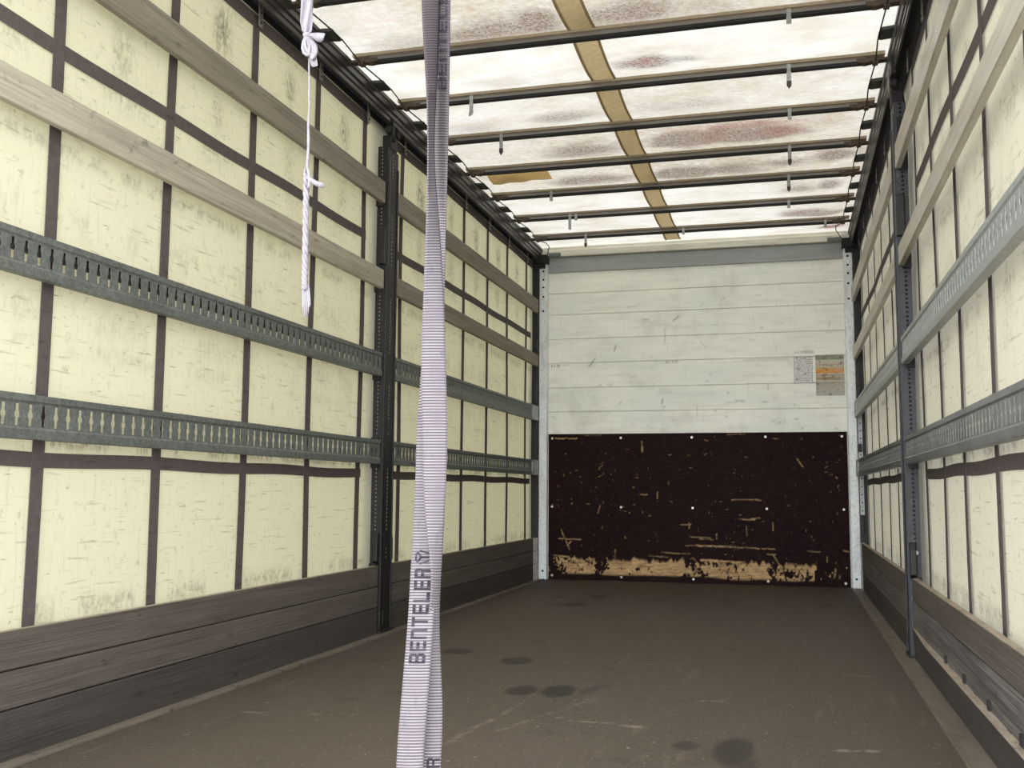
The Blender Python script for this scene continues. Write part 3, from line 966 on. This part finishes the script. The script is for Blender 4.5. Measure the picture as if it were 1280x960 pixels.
def side_post(s):
    S = side_word(s)
    base = Vector((s * 1.255, POST_Y, 0.006))
    root = empty('side_post', base)
    mat = M['black'] if s < 0 else M['navy']
    xf = 1.238 if s < 0 else 1.230
    y0, y1 = (4.765, 4.915) if s < 0 else (4.775, 4.905)

    def part(b, name, m, bevel=0.0, solid=0.0, parent=None, smooth=False):
        o = b.build(name, m, None, bevel=bevel, solid=solid, smooth=smooth)
        o.data.transform(Matrix.Translation(-base))
        o.parent = parent or root
        return o
    skip = [(0, .36), (.83, .97), (1.27, 1.41), (1.72, 1.85), (2.16, 2.31)]
    b = MB()
    holed_strip(b, (s * xf, y0 + .055, .006), (0, 1, 0), (0, 0, 1), .05, 2.48, .02, .0095, skip + [(.42, .50), (1.0, 1.05)])
    b.box(s * xf, s * (xf + .004), y0, y0 + .055, .006, 2.486)
    b.box(s * xf, s * (xf + .004), y0 + .105, y1, .006, 2.486)
    part(b, 'face_plate', mat, solid=.002)
    b = MB()
    holed_strip(b, (s * (xf + .004), y0, .006), (s, 0, 0), (0, 0, 1), .048, 2.48, .02, .007 if s < 0 else .011, skip)
    b.box(s * (xf + .004), s * (xf + .020), y1 - .003, y1, .006, 2.486)
    part(b, 'side_flange', mat, solid=.002)
    if s > 0:
        part(MB().box(s * (xf + .006), s * (xf + .050), y0 + .016, y0 + .019, .02, 2.47), 'liner', M['black'])  # black plate added behind the holes so they read dark
    # raised lips along the edges of the face
    b = MB()
    b.box(s * (xf - .006), s * xf, y0, y0 + .012, .02, 2.40)
    b.box(s * (xf - .006), s * xf, y1 - .012, y1, .02, 2.40)
    part(b, 'edge_lip', mat, bevel=.002)
    b = MB().box(s * (xf - .004), s * xf, y0 + .024, y0 + .040, 1.86, 2.44)
    part(b, 'slide_strip', M['rail'], bevel=.001)
    # pockets that carry the boards and rails
    for z0, z1 in ((.82, .975), (1.265, 1.415), (1.715, 1.845), (2.165, 2.305)):
        for yy in (y0 - .020, y1):
            part(MB().box(s * (xf + .014), s * (xf + .052), yy, yy + .020, z0, z1), 'board_pocket', M['black'], bevel=.002)
    part(MB().box(s * (xf + .016), s * (xf + .050), y0 - .020, y0, .012, .35), 'board_pocket', M['black'], bevel=.002)
    part(MB().box(s * (xf + .016), s * (xf + .050), y1, y1 + .020, .012, .35), 'board_pocket', M['black'], bevel=.002)
    # lock box half way up and long slide cover
    part(MB().box(s * (xf - .006), s * (xf + .03), y0 - .026, y0 + .004, 1.86, 2.05), 'lock_box', M['black'], bevel=.004)
    part(MB().box(s * (xf + .004), s * (xf + .03), y1 - .002, y1 + .034, 1.78, 2.02), 'slide_cover', M['black'], bevel=.008)
    part(MB().box(s * (xf + .004), s * (xf + .03), y1 - .002, y1 + .030, 2.12, 2.27), 'slide_cover', M['black'], bevel=.008)
    # lever at the foot with its bolt
    lv = part(MB().prism([(y0 - .034, .36), (y0 + .004, .34), (y0 + .004, .50), (y0 - .020, .50), (y0 - .034, .47)], 'x', s * (xf + .002), s * (xf + .028)), 'lever', M['black'], bevel=.003)
    part(MB().prism([(y1 + .03, .36), (y1 - .004, .34), (y1 - .004, .48), (y1 + .016, .50), (y1 + .03, .46)], 'x', s * (xf + .002), s * (xf + .028)), 'lever', M['black'], bevel=.003)
    part(MB().disc((s * (xf + .030), y0, .455), (0, -1, 0), .010, .006, 12), 'bolt', M['bolt'], bevel=.002)
    part(MB().box(s * (xf - .012), s * (xf + .052), y0 - .004, y1 + .004, .0065, .018), 'foot_plate', M['black'], bevel=.002)
    part(MB().box(s * (xf - .006), s * xf, y0 + .04, y1 - .04, .05, .11), 'foot_lock', M['black'], bevel=.002)
    # top: head block, roller carriage and links up to the roof rail
    hd = MB()
    hd.box(s * (xf - .006), s * (xf + .045), y0 + .035, y1 - .03, 2.486, 2.56)
    hd.box(s * (xf - .002), s * (xf + .030), y0 + .055, y1 - .05, 2.56, 2.615)
    part(hd, 'head_block', M['black'], bevel=.005)
    for dy in (-.05, .05):
        part(MB().disc((s * (xf - .012), POST_Y + dy, 2.585), (s, 0, 0), .022, .03, 16), 'roller', M['rubber'], bevel=.003)
    part(MB().tube([(s * (xf - .012), POST_Y - .05, 2.64), (s * (xf - .016), POST_Y - .045, 2.58), (s * (xf - .016), POST_Y - .03, 2.52)], .008, 8), 'locking_pin', M['bow'] if s > 0 else M['black'], smooth=True)
    if s > 0:
        part(MB().box(s * (xf - .012), s * (xf + .01), POST_Y - .13, POST_Y - .05, 2.60, 2.70), 'carriage_plate', M['black'], bevel=.003)
        cur = [(1.240, POST_Y + .03 - .10 * math.sin(t * math.pi), 2.56 - .36 * t) for t in np.linspace(0, 1, 12)]
        b = MB()
        for (x, y, z), (x2, y2, z2) in zip(cur[:-1], cur[1:]):
            b.add([(x, y, z), (x + .045, y, z), (x2 + .045, y2, z2), (x2, y2, z2)], [(0, 1, 2, 3)])
        part(b, 'rubber_flap', M['rubber'], solid=.003, smooth=True)
    tag(root, ('black' if s < 0 else 'dark blue grey') + ' steel sliding side post with rows of holes, %s side' % S, 'post', 'sliding side posts')
    return root


side_post(-1)
side_post(1)

# ------------------------------------------------------------------ front corner posts
for s, nm, k in ((-1, 'left', 5), (1, 'right', 6)):
    b = MB()
    b.prism([(s * 1.175, 8.181), (s * 1.175, 8.122), (s * 1.180, 8.117), (s * 1.238, 8.117), (s * 1.243, 8.122), (s * 1.243, 8.181)], 'z', .002, 2.60)
    o = b.build('trim_%d' % k, M['corner'])
    structure(o, 'pale metal corner post at the %s end of the front wall' % nm, 'post')
    ho = MB()
    for z in (2.535, 2.465, 2.40, 2.32, 2.20, .07):
        ho.disc((s * 1.207, 8.1175, z), (0, -1, 0), .009, .0015, 10)
    ho.build('bolt_hole', M['rubber'], o)
    cb = MB()
    cb.box(s * 1.165, s * 1.262, 8.055, 8.181, 2.595, 2.665)
    cb.box(s * 1.19, s * 1.262, 8.08, 8.13, 2.56, 2.595)
    cb.build('corner_bracket', M['rubber'], o, bevel=.004)
    MB().box(s * 1.06, s * 1.165, 8.100, 8.117, 2.655, 2.685).build('hinge_plate', M['galv'], o, bevel=.002)
    g = MB()
    g.box(s * 1.2435, s * 1.318, 8.10, 8.181, .01, 2.595)
    g.box(s * 1.246, s * 1.262, 8.088, 8.10, .35, 2.58)
    g.box(s * 1.2435, s * 1.33, 8.121, 8.181, 2.595, 2.735)
    g.build('dark_channel', M['black'], o)  # black filler added for the dark gap and to stop light leaks
    lo = MB()
    for z0, z1 in ((.40, .55), (1.02, 1.08), (1.44, 1.60), (1.88, 1.95)):
        lo.box(s * 1.246, s * 1.268, 8.05, 8.10, z0, z1)
    lo.build('lock_body', M['black'], o, bevel=.003)
    if s > 0:
        st = MB()
        holed_strip(st, (s * 1.246, 8.085, .55), (s, 0, 0), (0, 0, 1), .03, .86, .06, .010)
        st.build('holed_strip', M['galv_bright'], o, solid=.002)

# rear header and corner posts of the opening the camera looks through
rear = MB()
rear.box(-1.32, 1.32, 1.44, 1.53, 2.60, 2.725)
o = rear.build('trim_7', M['bow'], bevel=.004)
structure(o, 'metal header over the rear opening', 'beam')
for s in (-1, 1):
    o = MB().box(s * 1.235, s * 1.325, 1.42, 1.54, -.03, 2.60).build('trim_%d' % (8 if s < 0 else 9), M['corner'], bevel=.004)
    structure(o, 'pale metal corner post at the %s of the rear opening' % side_word(s), 'post')

# ------------------------------------------------------------------ roof bows
ORD = ['foremost', 'second', 'third', 'fourth', 'fifth', 'sixth', 'seventh', 'eighth']
# hanging clips: (x, drop below the bow, dark tip)
CLIPS = {0: [(-.62, .020, False)], 1: [(.774, .035, False)], 2: [(.774, .085, True), (-.802, .050, 'hook')], 3: [(.778, .030, False), (-.806, .088, True)], 4: [(.778, .088, True)], 5: [(.773, .080, True), (-.78, .035, False)],
         6: [(.773, .028, False), (-.775, .085, False), (-.729, .018, False)], 7: [(1.035, .028, False), (-.772, .075, True), (-.009, .020, False)]}


def bow_phrase(i):
    n = len(BOWS) - 1 - i
    if i == 0:
        return 'metal roof bow nearest the camera, cut off at the top edge of the photo'
    if n == 0:
        return 'metal roof bow closest to the front wall'
    return 'metal roof bow, %s counted from the front wall' % ORD[n]


for i, y in enumerate(BOWS):
    root = empty('roof_bow', (0, y, 2.70))
    b = MB()
    b.prism([(-.017, .014), (.016, .014), (.016, .033), (-.013, .033), (-.013, .027), (-.017, .024)], 'x', -1.12, 1.12)
    b.build('bar', M['bow'], root)
    MB().prism([(-.014, .001), (-.010, 0), (.012, 0), (.015, .001), (.015, .014), (-.014, .014)], 'x', -1.10, 1.10).build('rubber_strip', M['rubber'], root)  # black strip added to stand for the shaded underside of the bar
    for s in (-1, 1):
        e = MB()
        e.prism([(s * 1.08, .006), (s * 1.12, .0), (s * 1.15, .006), (s * 1.224, .010), (s * 1.224, .020), (s * 1.12, .024), (s * 1.08, .024)], 'y', -.022, .022)
        e.build('end_fitting', M['rusty'], root, bevel=.002)
        c = MB()
        c.box(s * 1.150, s * 1.174, -.026, .012, -.006, .012)
        c.tube([(s * 1.154, -.020, -.004), (s * 1.154, -.020, -.012), (s * 1.170, -.020, -.012), (s * 1.170, -.020, -.004)], .003, 6)
        c.disc((s * 1.158, -.008, -.006), (0, 0, -1), .005, .008, 6)
        c.build('cable_clamp', M['rusty'], root, bevel=.001)
    for x, drop, tip in CLIPS[i]:
        c = MB()
        c.box(x - .009, x + .009, -.0195, -.0165, -.004, .034)
        d = drop * (0.62 if tip is True else 1.0)
        c.box(x - .0105, x + .0105, -.0195, -.0165, -d, -.004)
        c.disc((x, -.0195, .004), (0, -1, 0), .004, .002, 8)
        c.disc((x, -.0195, -d * .55), (0, -1, 0), .006, .003, 8)
        if tip == 'hook':
            c.tube([(x, -.018, -d), (x - .008, -.022, -d - .012), (x - .006, -.026, -d - .026), (x + .006, -.026, -d - .018), (x + .009, -.022, -d)], .005, 8)
        cl = c.build('clip', M['galv_bright'], root, bevel=.0008)
        if tip is True:
            t2 = MB().prism([(x - .011, -d + .002), (x + .011, -d + .002), (x + .011, -drop + .012), (x, -drop - .004), (x - .011, -drop + .012)], 'y', -.021, -.0155)
            o2 = t2.build('tip', M['tip'], cl)
            o2['label'] = 'dark pointed tip'
    tag(root, bow_phrase(i), 'roof bow', 'roof bows')

# folding plates between the bows, along each roof rail
for s in (-1, 1):
    for i, (a, c) in enumerate(zip(BOWS[:-1], BOWS[1:])):
        y = (a + c) / 2 + .01
        root = empty('folding_plate', (s * 1.19, y, 2.722))
        b = MB()
        b.prism([(s * .030, .004), (s * .026, -.006), (s * -.022, -.010), (s * -.030, -.004), (s * -.026, .006), (s * .024, .010)], 'y', -.052, .052)
        b.build('plate', M['plate'], root, bevel=.002)
        b = MB().tube([(s * -.030, -.054, -.002), (s * -.034, -.02, -.012), (s * -.034, .02, -.012), (s * -.030, .054, -.002)], .004, 6)
        b.build('cable_guide', M['rubber'], root)
        n = len(BOWS) - 2 - i
        w = 'closest to the front wall' if n == 0 else '%s from the front wall' % ORD[n]
        tag(root, 'small dark folding plate beside the %s roof rail, %s' % (side_word(s), w), 'plate', '%s folding plates' % side_word(s))

# steel cables threaded through bows and plates
for s in (-1, 1):
    pts = [(s * 1.162, 3.0, 2.710)]
    for i, y in enumerate(BOWS):
        pts.append((s * 1.162, y - .02, 2.700))
        if i < len(BOWS) - 1:
            m = (y + BOWS[i + 1]) / 2 + .01
            pts += [(s * 1.158, m - .05, 2.715), (s * 1.156, m + .05, 2.715)]
    pts += [(s * 1.11, 7.80, 2.695), (s * 1.12, 7.95, 2.70), (s * 1.165, 8.08, 2.665)]
    o = MB().tube(pts, .0035, 6).build('roof_cable', M['cable'])
    move(o, (s * 1.162, 5.4, 2.70))
    tag(o, 'thin dark steel cable running along the %s edge of the roof' % side_word(s), 'cable', 'roof cables')

# ------------------------------------------------------------------ small black openings between the right kick boards
# (kept as parts of the middle board nearest the camera)
for o in list(COL.objects):
    if o.get('label', '').startswith('scratched grey middle kick board of three, right side, nearer'):
        for y in (2.62, 3.02, 3.42, 3.80):
            MB().box(-.020, -.010, y - o.location.y - .012, y - o.location.y + .012, .004, .030).build('notch', M['rubber'], o)


# ------------------------------------------------------------------ hanging strap in the foreground
def pix(u, v, y):
    """point at depth plane y on the sight line of image point (u, v): used to read sizes off the photograph"""
    d = rt * ((u - 640) / F_PX) + up * (-(v - 480) / F_PX) + fw
    t = (y - CAM.y) / d.y
    return CAM + d * t


def strap_material():
    t = NT('grey_white_webbing')
    sep = t.n('ShaderNodeSeparateXYZ')
    t.l(t.tc.outputs['UV'], sep.inputs[0])
    wv = t.math('SINE', t.math('MULTIPLY', sep.outputs['Y'], 2 * math.pi / .0045), 0.0)
    rib = t.ramp(wv, -0.5, 0.7)
    fine = t.math('SINE', t.math('MULTIPLY', sep.outputs['X'], 2 * math.pi / .0016), 0.0)
    c = t.mix(rib, lin(68, 64, 67), lin(122, 117, 120))
    c = t.mix(t.ramp(fine, 0.3, 1.0), c, lin(104, 99, 103), .25)
    c = t.mix(t.noise((30, 30, 22), .42, .7, 4), c, lin(88, 82, 88), .55)
    c = t.mix(t.noise((60, 60, 28), .58, .74, 5), c, lin(72, 69, 82), .6)
    c = t.mix(t.attr('soil').outputs['Fac'], c, lin(54, 48, 50), 1.0)
    n = t.bump(rib, .8, .0012)
    return t.principled(c, .85, 0, n, .15)


M['strap'] = strap_material()
W_STRAP = .046
Y_ST = 1.50


class Ribbon:
    def __init__(self, rows, off, sign):
        """rows: (v, left u, right u) in photograph pixels; turned edges give the ribbon its depth"""
        self.off, self.sign = off, sign
        r = np.array(rows, float)
        self.v, self.l, self.r = r[:, 0], r[:, 1], r[:, 2]
        vs = np.linspace(r[0, 0], r[-1, 0], 260)
        k = np.ones(9) / 9
        sm = lambda a: np.convolve(np.pad(np.interp(vs, self.v, a), 4, mode='edge'), k, 'valid')
        L, Rr = sm(self.l), sm(self.r)
        O = np.convolve(np.pad(np.interp(vs, *np.array(off, float).T), 4, mode='edge'), k, 'valid')
        Sg = np.convolve(np.pad(np.interp(vs, *np.array(sign, float).T), 4, mode='edge'), k, 'valid')
        self.P, self.Q = [], []
        for v, l, rr, o, sg in zip(vs, L, Rr, O, Sg):
            a, b = pix(l, v, Y_ST + o), pix(rr, v, Y_ST + o)
            w = (b - a).length
            dep = math.sqrt(max(0, W_STRAP ** 2 - w ** 2)) / 2 * sg
            self.P.append(pix(l, v, Y_ST + o - dep))
            self.Q.append(pix(rr, v, Y_ST + o + dep))
        self.vs = vs
        mid = [(p + q) / 2 for p, q in zip(self.P, self.Q)]
        self.s = np.concatenate([[0], np.cumsum([(mid[i + 1] - mid[i]).length for i in range(len(mid) - 1)])])

    def at(self, u, s, lift=0.0):
        """u 0..1 across, s metres along from the top"""
        i = float(np.interp(s, self.s, np.arange(len(self.s))))
        k = min(int(i), len(self.s) - 2)
        t = i - k
        p = self.P[k].lerp(self.P[k + 1], t)
        q = self.Q[k].lerp(self.Q[k + 1], t)
        across = (q - p)
        c = p + across * u
        along = ((self.P[k + 1] + self.Q[k + 1]) - (self.P[k] + self.Q[k])).normalized()
        n = along.cross(across.normalized())
        if n.y > 0:
            n = -n
        return c + n * (lift + .0022 * math.sin(math.pi * u))

    def s_of(self, v):
        return float(np.interp(v, self.vs, self.s))

    def mesh(self, name, parent, base, top_shade):
        nu, ns = 9, 420
        S = np.linspace(0, self.s[-1], ns)
        co, uv, so = [], [], []
        for s in S:
            for j in range(nu):
                p = self.at(j / (nu - 1), s) - base
                co.append(p)
                uv.append((j / (nu - 1) * W_STRAP, s))
                so.append(float(np.interp(p.z + base.z, *top_shade)))
        fs = [(i * nu + j, i * nu + j + 1, (i + 1) * nu + j + 1, (i + 1) * nu + j) for i in range(ns - 1) for j in range(nu - 1)]
        me = bpy.data.meshes.new(name)
        me.from_pydata(co, [], fs)
        ul = me.uv_layers.new(name='UVMap')
        for lp in me.loops:
            ul.data[lp.index].uv = uv[lp.vertex_index]
        at = me.attributes.new('soil', 'FLOAT', 'POINT')
        at.data.foreach_set('value', so)
        me.polygons.foreach_set('use_smooth', [True] * len(me.polygons))
        o = bpy.data.objects.new(name, me)
        COL.objects.link(o)
        me.materials.append(M['strap'])
        m = o.modifiers.new('thickness', 'SOLIDIFY')
        m.thickness = .0022
        m.offset = 0
        o.parent = parent
        return o

    def letters(self, text, v_foot, v_head, u0, u1, parent, base, name='lettering'):
        """block letters reading up the ribbon, foot of the line at image row v_foot"""
        glyph = {'B': [(0, 0, .22, 1), (0, 0, .9, .18), (0, .41, .9, .59), (0, .82, .9, 1), (.76, .1, 1, .45), (.76, .55, 1, .92)],
                 'E': [(0, 0, .24, 1), (0, 0, 1, .18), (0, .41, .92, .59), (0, .82, 1, 1)],
                 'N': [(0, 0, .24, 1), (.76, 0, 1, .92), (0, .82, .92, 1)],
                 'T': [(.38, 0, .62, 1), (0, .82, 1, 1)],
                 'L': [(0, 0, .24, 1), (0, 0, 1, .18)],
                 'R': [(0, 0, .22, 1), (0, .41, .9, .59), (0, .82, .9, 1), (.76, .55, 1, .92), (.70, 0, .94, .45)]}
        sa, sb = self.s_of(v_foot), self.s_of(v_head)
        n = len(text)
        step = (sb - sa) / n
        b = MB()
        for i, ch in enumerate(text):
            s0 = sa + step * i
            adv = step * .80
            for x0, y0, x1, y1 in glyph[ch]:
                # letter x runs up the strap, letter y runs from the right edge of the ribbon towards its left edge
                k = max(2, int(abs(x1 - x0) * abs(adv) / .004) + 1)
                m = max(2, int(abs(y1 - y0) * (u1 - u0) / .2) + 1)
                vs, fs = [], []
                for a in range(k + 1):
                    s = s0 + adv * (x0 + (x1 - x0) * a / k)
                    for c in range(m + 1):
                        yy = y0 + (y1 - y0) * c / m
                        vs.append(self.at(u1 - (u1 - u0) * yy, s, .0016) - base)
                for a in range(k):
                    for c in range(m):
                        q = a * (m + 1) + c
                        fs.append((q, q + 1, q + m + 2, q + m + 1))
                b.add(vs, fs)
        return b.build(name, M['ink'], parent, solid=.0005)

    def emblem(self, v0, v1, u0, u1, parent, base):
        """tripod emblem: three bars meeting inside two side chevrons"""
        sa, sb = self.s_of(v0), self.s_of(v1)
        b = MB()
        P = lambda x, y: self.at(u0 + (u1 - u0) * x, sa + (sb - sa) * y, .0016) - base

        def bar(p, q, w):
            d = Vector((q[0] - p[0], q[1] - p[1]))
            nn = Vector((-d.y, d.x)).normalized() * w / 2
            pts = [(p[0] + nn.x, p[1] + nn.y), (q[0] + nn.x, q[1] + nn.y), (q[0] - nn.x, q[1] - nn.y), (p[0] - nn.x, p[1] - nn.y)]
            b.add([P(*t) for t in pts], [(0, 1, 2, 3)])
        bar((.10, .12), (.42, .48), .14)
        bar((.10, .88), (.42, .52), .14)
        bar((.40, .50), (.98, .50), .16)
        bar((.30, .02), (.98, .22), .12)
        bar((.30, .98), (.98, .78), .12)
        bar((.02, .20), (.02, .80), .10)
        return b.build('emblem', M['ink'], parent, solid=.0005)


q_rows = [(-1160, 556, 592), (-300, 534, 566), (-60, 526, 551), (0, 527, 549.5), (60, 530, 547.5), (100, 533, 546), (150, 535, 543), (200, 535, 541.5), (230, 534.5, 544.5), (260, 534, 547), (300, 532, 550), (350, 530, 553), (400, 528, 556), (450, 526.5, 557), (500, 527.5, 558.7),
          (550, 528.5, 559.5), (600, 529, 558), (640, 531.5, 555.5), (670, 534, 553.5), (700, 538, 552.5), (725, 540.5, 550.5), (750, 541, 548.3), (780, 533, 549), (830, 525, 550.5), (850, 524, 552), (900, 523, 554), (950, 521, 551), (1010, 518, 548), (1100, 517, 546)]
p_rows = [(-1160, 556, 592), (-300, 540, 572), (-60, 541, 563), (0, 540, 562.5), (60, 541, 562), (100, 541.5, 561.3), (150, 540, 560.3), (200, 538, 559.5), (230, 538, 558.4), (260, 537, 558), (300, 536, 556.7), (350, 533, 556.3), (400, 530, 555), (450, 528, 553), (500, 523.5, 551),
          (550, 520.5, 549), (600, 520, 548), (640, 517.5, 547), (670, 516.5, 546), (700, 514, 546), (725, 513, 545.5), (750, 511.8, 544), (780, 510, 541), (830, 505.5, 538.5), (850, 504, 536.7), (900, 499.5, 533), (950, 495.5, 528.7), (1010, 494, 527), (1100, 496, 530)]
rq = Ribbon(q_rows, [(-1160, .006), (-300, .004), (0, -.010), (200, -.022), (300, -.022), (700, -.022), (735, -.010), (770, .016), (900, .018), (1100, .006)], [(-1160, 0), (-100, 1), (100, 1), (200, 1), (260, 1), (420, .5), (500, .4), (600, .3), (680, .5), (740, .6), (800, .5), (1100, .5)])
rp = Ribbon(p_rows, [(-1160, -.006), (-300, -.004), (0, .012), (200, .014), (500, .010), (700, .010), (800, -.012), (1100, -.006)], [(-1160, 0), (-100, -1), (100, -1), (220, -.8), (320, -.2), (420, 0), (640, .2), (800, .2), (1100, 0)])
base = rp.at(.5, rp.s[-1])
strap = empty('webbing_strap', base)
tag(strap, 'grimy grey white woven pull strap hanging in front of the camera in two twisted plies', 'strap')
top_shade = ([.2, 1.08, 1.16, 1.24, 1.40, 3], [0, 0.02, .18, .42, .78, .8])  # strap colour darkened upwards to stand for shade near the top
rq.mesh('ply', strap, base, top_shade)
rp.mesh('ply', strap, base, top_shade)
rp.letters('BENTELER', 829, 708, .17, .80, strap, base)
rp.letters('BENTELER', 112, -30, .42, .92, strap, base)
rq.letters('BENTELER', 1068, 944, .42, .96, strap, base)
rp.emblem(688, 705, .18, .72, strap, base)

# ------------------------------------------------------------------ tied cord hanging left of the strap
Y_CO = 1.52
PX = lambda u, v, dy=0.0: pix(u, v, Y_CO + dy)
cb = PX(382.5, 393)
cord = empty('tied_cord', cb)
tag(cord, 'knotted white cloth band and thin cord ending in a frayed rope', 'cord')


def cpart(b, name, m=None, smooth=True, solid=0.0, bevel=0.0):
    o = b.build(name, m or M['cloth'], None, smooth=smooth, solid=solid, bevel=bevel)
    o.data.transform(Matrix.Translation(-cb))
    o.parent = cord
    return o


def ribbon_mesh(b, rows, folds=0.004, n=8):
    """rows of (u left, u right, v, depth); folded like soft cloth"""
    vs, fs = [], []
    for i, (l, r, v, dy) in enumerate(rows):
        for j in range(n + 1):
            t = j / n
            vs.append(PX(l + (r - l) * t, v, dy + folds * math.sin(t * 9.5 + i * .25)))
    for i in range(len(rows) - 1):
        for j in range(n):
            fs.append((i * (n + 1) + j, i * (n + 1) + j + 1, (i + 1) * (n + 1) + j + 1, (i + 1) * (n + 1) + j))
    b.add(vs, fs)


# band from the rear header down to the knot
top = pix(392, -1160, Y_CO)
b = MB()
rows = [(384, 406, -1160, -.01), (378, 396, -400, 0), (376.5, 391.5, -40, 0), (376.5, 391.5, 0, 0), (376, 391, 15, 0), (375.5, 390.5, 28, 0), (377.5, 389.5, 38, 0), (381, 387, 43.5, 0), (382, 386.5, 46, 0)]
rr = []
for a, c in zip(rows[:-1], rows[1:]):
    for t in np.linspace(0, 1, 6)[:-1]:
        rr.append(tuple(a[i] + (c[i] - a[i]) * t for i in range(4)))
rr.append(rows[-1])
ribbon_mesh(b, rr)
cpart(b, 'band', solid=.0012)
cpart(MB().tube([PX(381, 43), PX(383, 45, -.004), PX(386, 44, -.005), PX(388, 43.5, -.003)], [.004, .006, .006, .004], 10), 'knot')
# bow loop to the right
b = MB()
ribbon_mesh(b, [(384, 386, 43, -.004), (386, 394, 41.0, -.006), (390, 401, 40.5, -.007), (396, 406, 41, -.006)], .001, 4)
b2 = MB()
vs = []
loopU = [(385, 43, 386, 45), (390, 41.5, 391, 48), (397, 41.2, 397, 52), (403, 41.5, 401, 52.8), (406.5, 42, 404, 50)]
for (a0, a1, c0, c1) in loopU:
    vs += [PX(a0, a1, -.010), PX((a0 + c0) / 2, (a1 + c1) / 2, -.014), PX(c0, c1, -.010)]
fs = []
for i in range(len(loopU) - 1):
    for j in range(2):
        fs.append((i * 3 + j, i * 3 + j + 1, i * 3 + j + 4, i * 3 + j + 3))
b2.add(vs, fs)
cpart(b2, 'bow_loop', solid=.0015)
# drooping loops under the knot
for pts, r in (([(383, 45), (379.5, 52), (378.3, 60), (380, 66), (384, 69), (387, 68)], .0028),
               ([(383.5, 45), (381.5, 52), (382, 59), (384.5, 65), (388, 66)], .0030),
               ([(384, 45), (385.5, 51), (387, 58), (386.5, 65), (387, 70)], .0034),
               ([(384.5, 45), (389.5, 50), (394, 57), (395, 64), (393, 70), (389, 74)], .0036),
               ([(384.5, 45), (388, 51), (391.5, 58), (391.5, 66), (389, 72)], .0032)):
    P = [PX(u, v, -.006 + .003 * math.sin(i)) for i, (u, v) in enumerate(pts)]
    Q = []
    for i in range(len(P) - 1):
        for t in np.linspace(0, 1, 5)[:-1]:
            Q.append(P[i].lerp(P[i + 1], t))
    Q.append(P[-1])
    cpart(MB().tube(Q, r, 8), 'drooping_loop')
b = MB()
ribbon_mesh(b, [(384.5, 395, 66, -.002), (386, 395.5, 72, -.003), (387.5, 396.3, 77, -.003), (389, 397.2, 82, -.002), (390.5, 391, 83.6, -.002)], .0015, 4)
cpart(b, 'band_tail', solid=.0012)
# thin cord
pts = [(386.5, 68), (386.3, 85), (386.8, 105), (386.2, 120), (386.9, 131), (386, 145), (385.5, 158), (385.6, 172), (385.6, 184), (384.6, 198), (383.7, 212)]
Q = []
P = [PX(u, v) for u, v in pts]
for i in range(len(P) - 1):
    for t in np.linspace(0, 1, 5)[:-1]:
        Q.append(P[i].lerp(P[i + 1], t))
Q.append(P[-1])
cpart(MB().tube(Q, [.0016 + .0009 * sstep(np.array(float(i)), 18, 26) for i in range(len(Q))], 8), 'thin_cord')
# second knot with its stub
cpart(MB().tube([PX(381.8, 210), PX(381, 218), PX(381.5, 226, -.003), PX(384, 232, -.005)], [.002, .003, .0034, .003], 8), 'knot')
cpart(MB().tube([PX(383.5, 208, -.002), PX(386, 216, -.004), PX(387, 225, -.006), PX(386.5, 233, -.005), PX(384.5, 235, -.004)], [.0018, .0025, .003, .0032, .002], 8), 'knot')
cpart(MB().tube([PX(384, 222, -.004), PX(390, 226, -.006), PX(396, 229.5, -.005), PX(401, 231, -.003), PX(405.5, 232.5, 0)], [.003, .0042, .0044, .0048, .0040], 10), 'cord_stub')
# braided rope: three twisted strands
cen = [(383, 218), (382.8, 240), (382.3, 270), (381.8, 300), (381.2, 330), (381, 350), (381, 362)]
P = [PX(u, v) for u, v in cen]
L = []
for i in range(len(P) - 1):
    for t in np.linspace(0, 1, 14)[:-1]:
        L.append(P[i].lerp(P[i + 1], t))
L.append(P[-1])
for k in range(3):
    Q = []
    for i, p in enumerate(L):
        a = i * .42 + k * 2 * math.pi / 3
        Q.append(p + Vector((math.cos(a) * .0026, math.sin(a) * .0026, 0)))
    cpart(MB().tube(Q, .0030, 8), 'rope_strand')
# frayed end
for k, (u0, u1, vb, bul) in enumerate(((379.6, 379.2, 391, -.6), (380.6, 381, 396, -.3), (382, 383.2, 395, .4), (383.6, 385.3, 391, 1.2), (385, 386.6, 384, 1.6), (381.2, 384.6, 397, .3))):
    Q = [PX(u0 + .2 * k * 0, 355, .001 * k), PX(u0 + bul, 368, .001 * k), PX((u0 + u1) / 2 + bul, 380, .001 * k), PX(u1, vb, .001 * k)]
    cpart(MB().tube(Q, [.0020, .0019, .0018, .0010], 7), 'frayed_end')
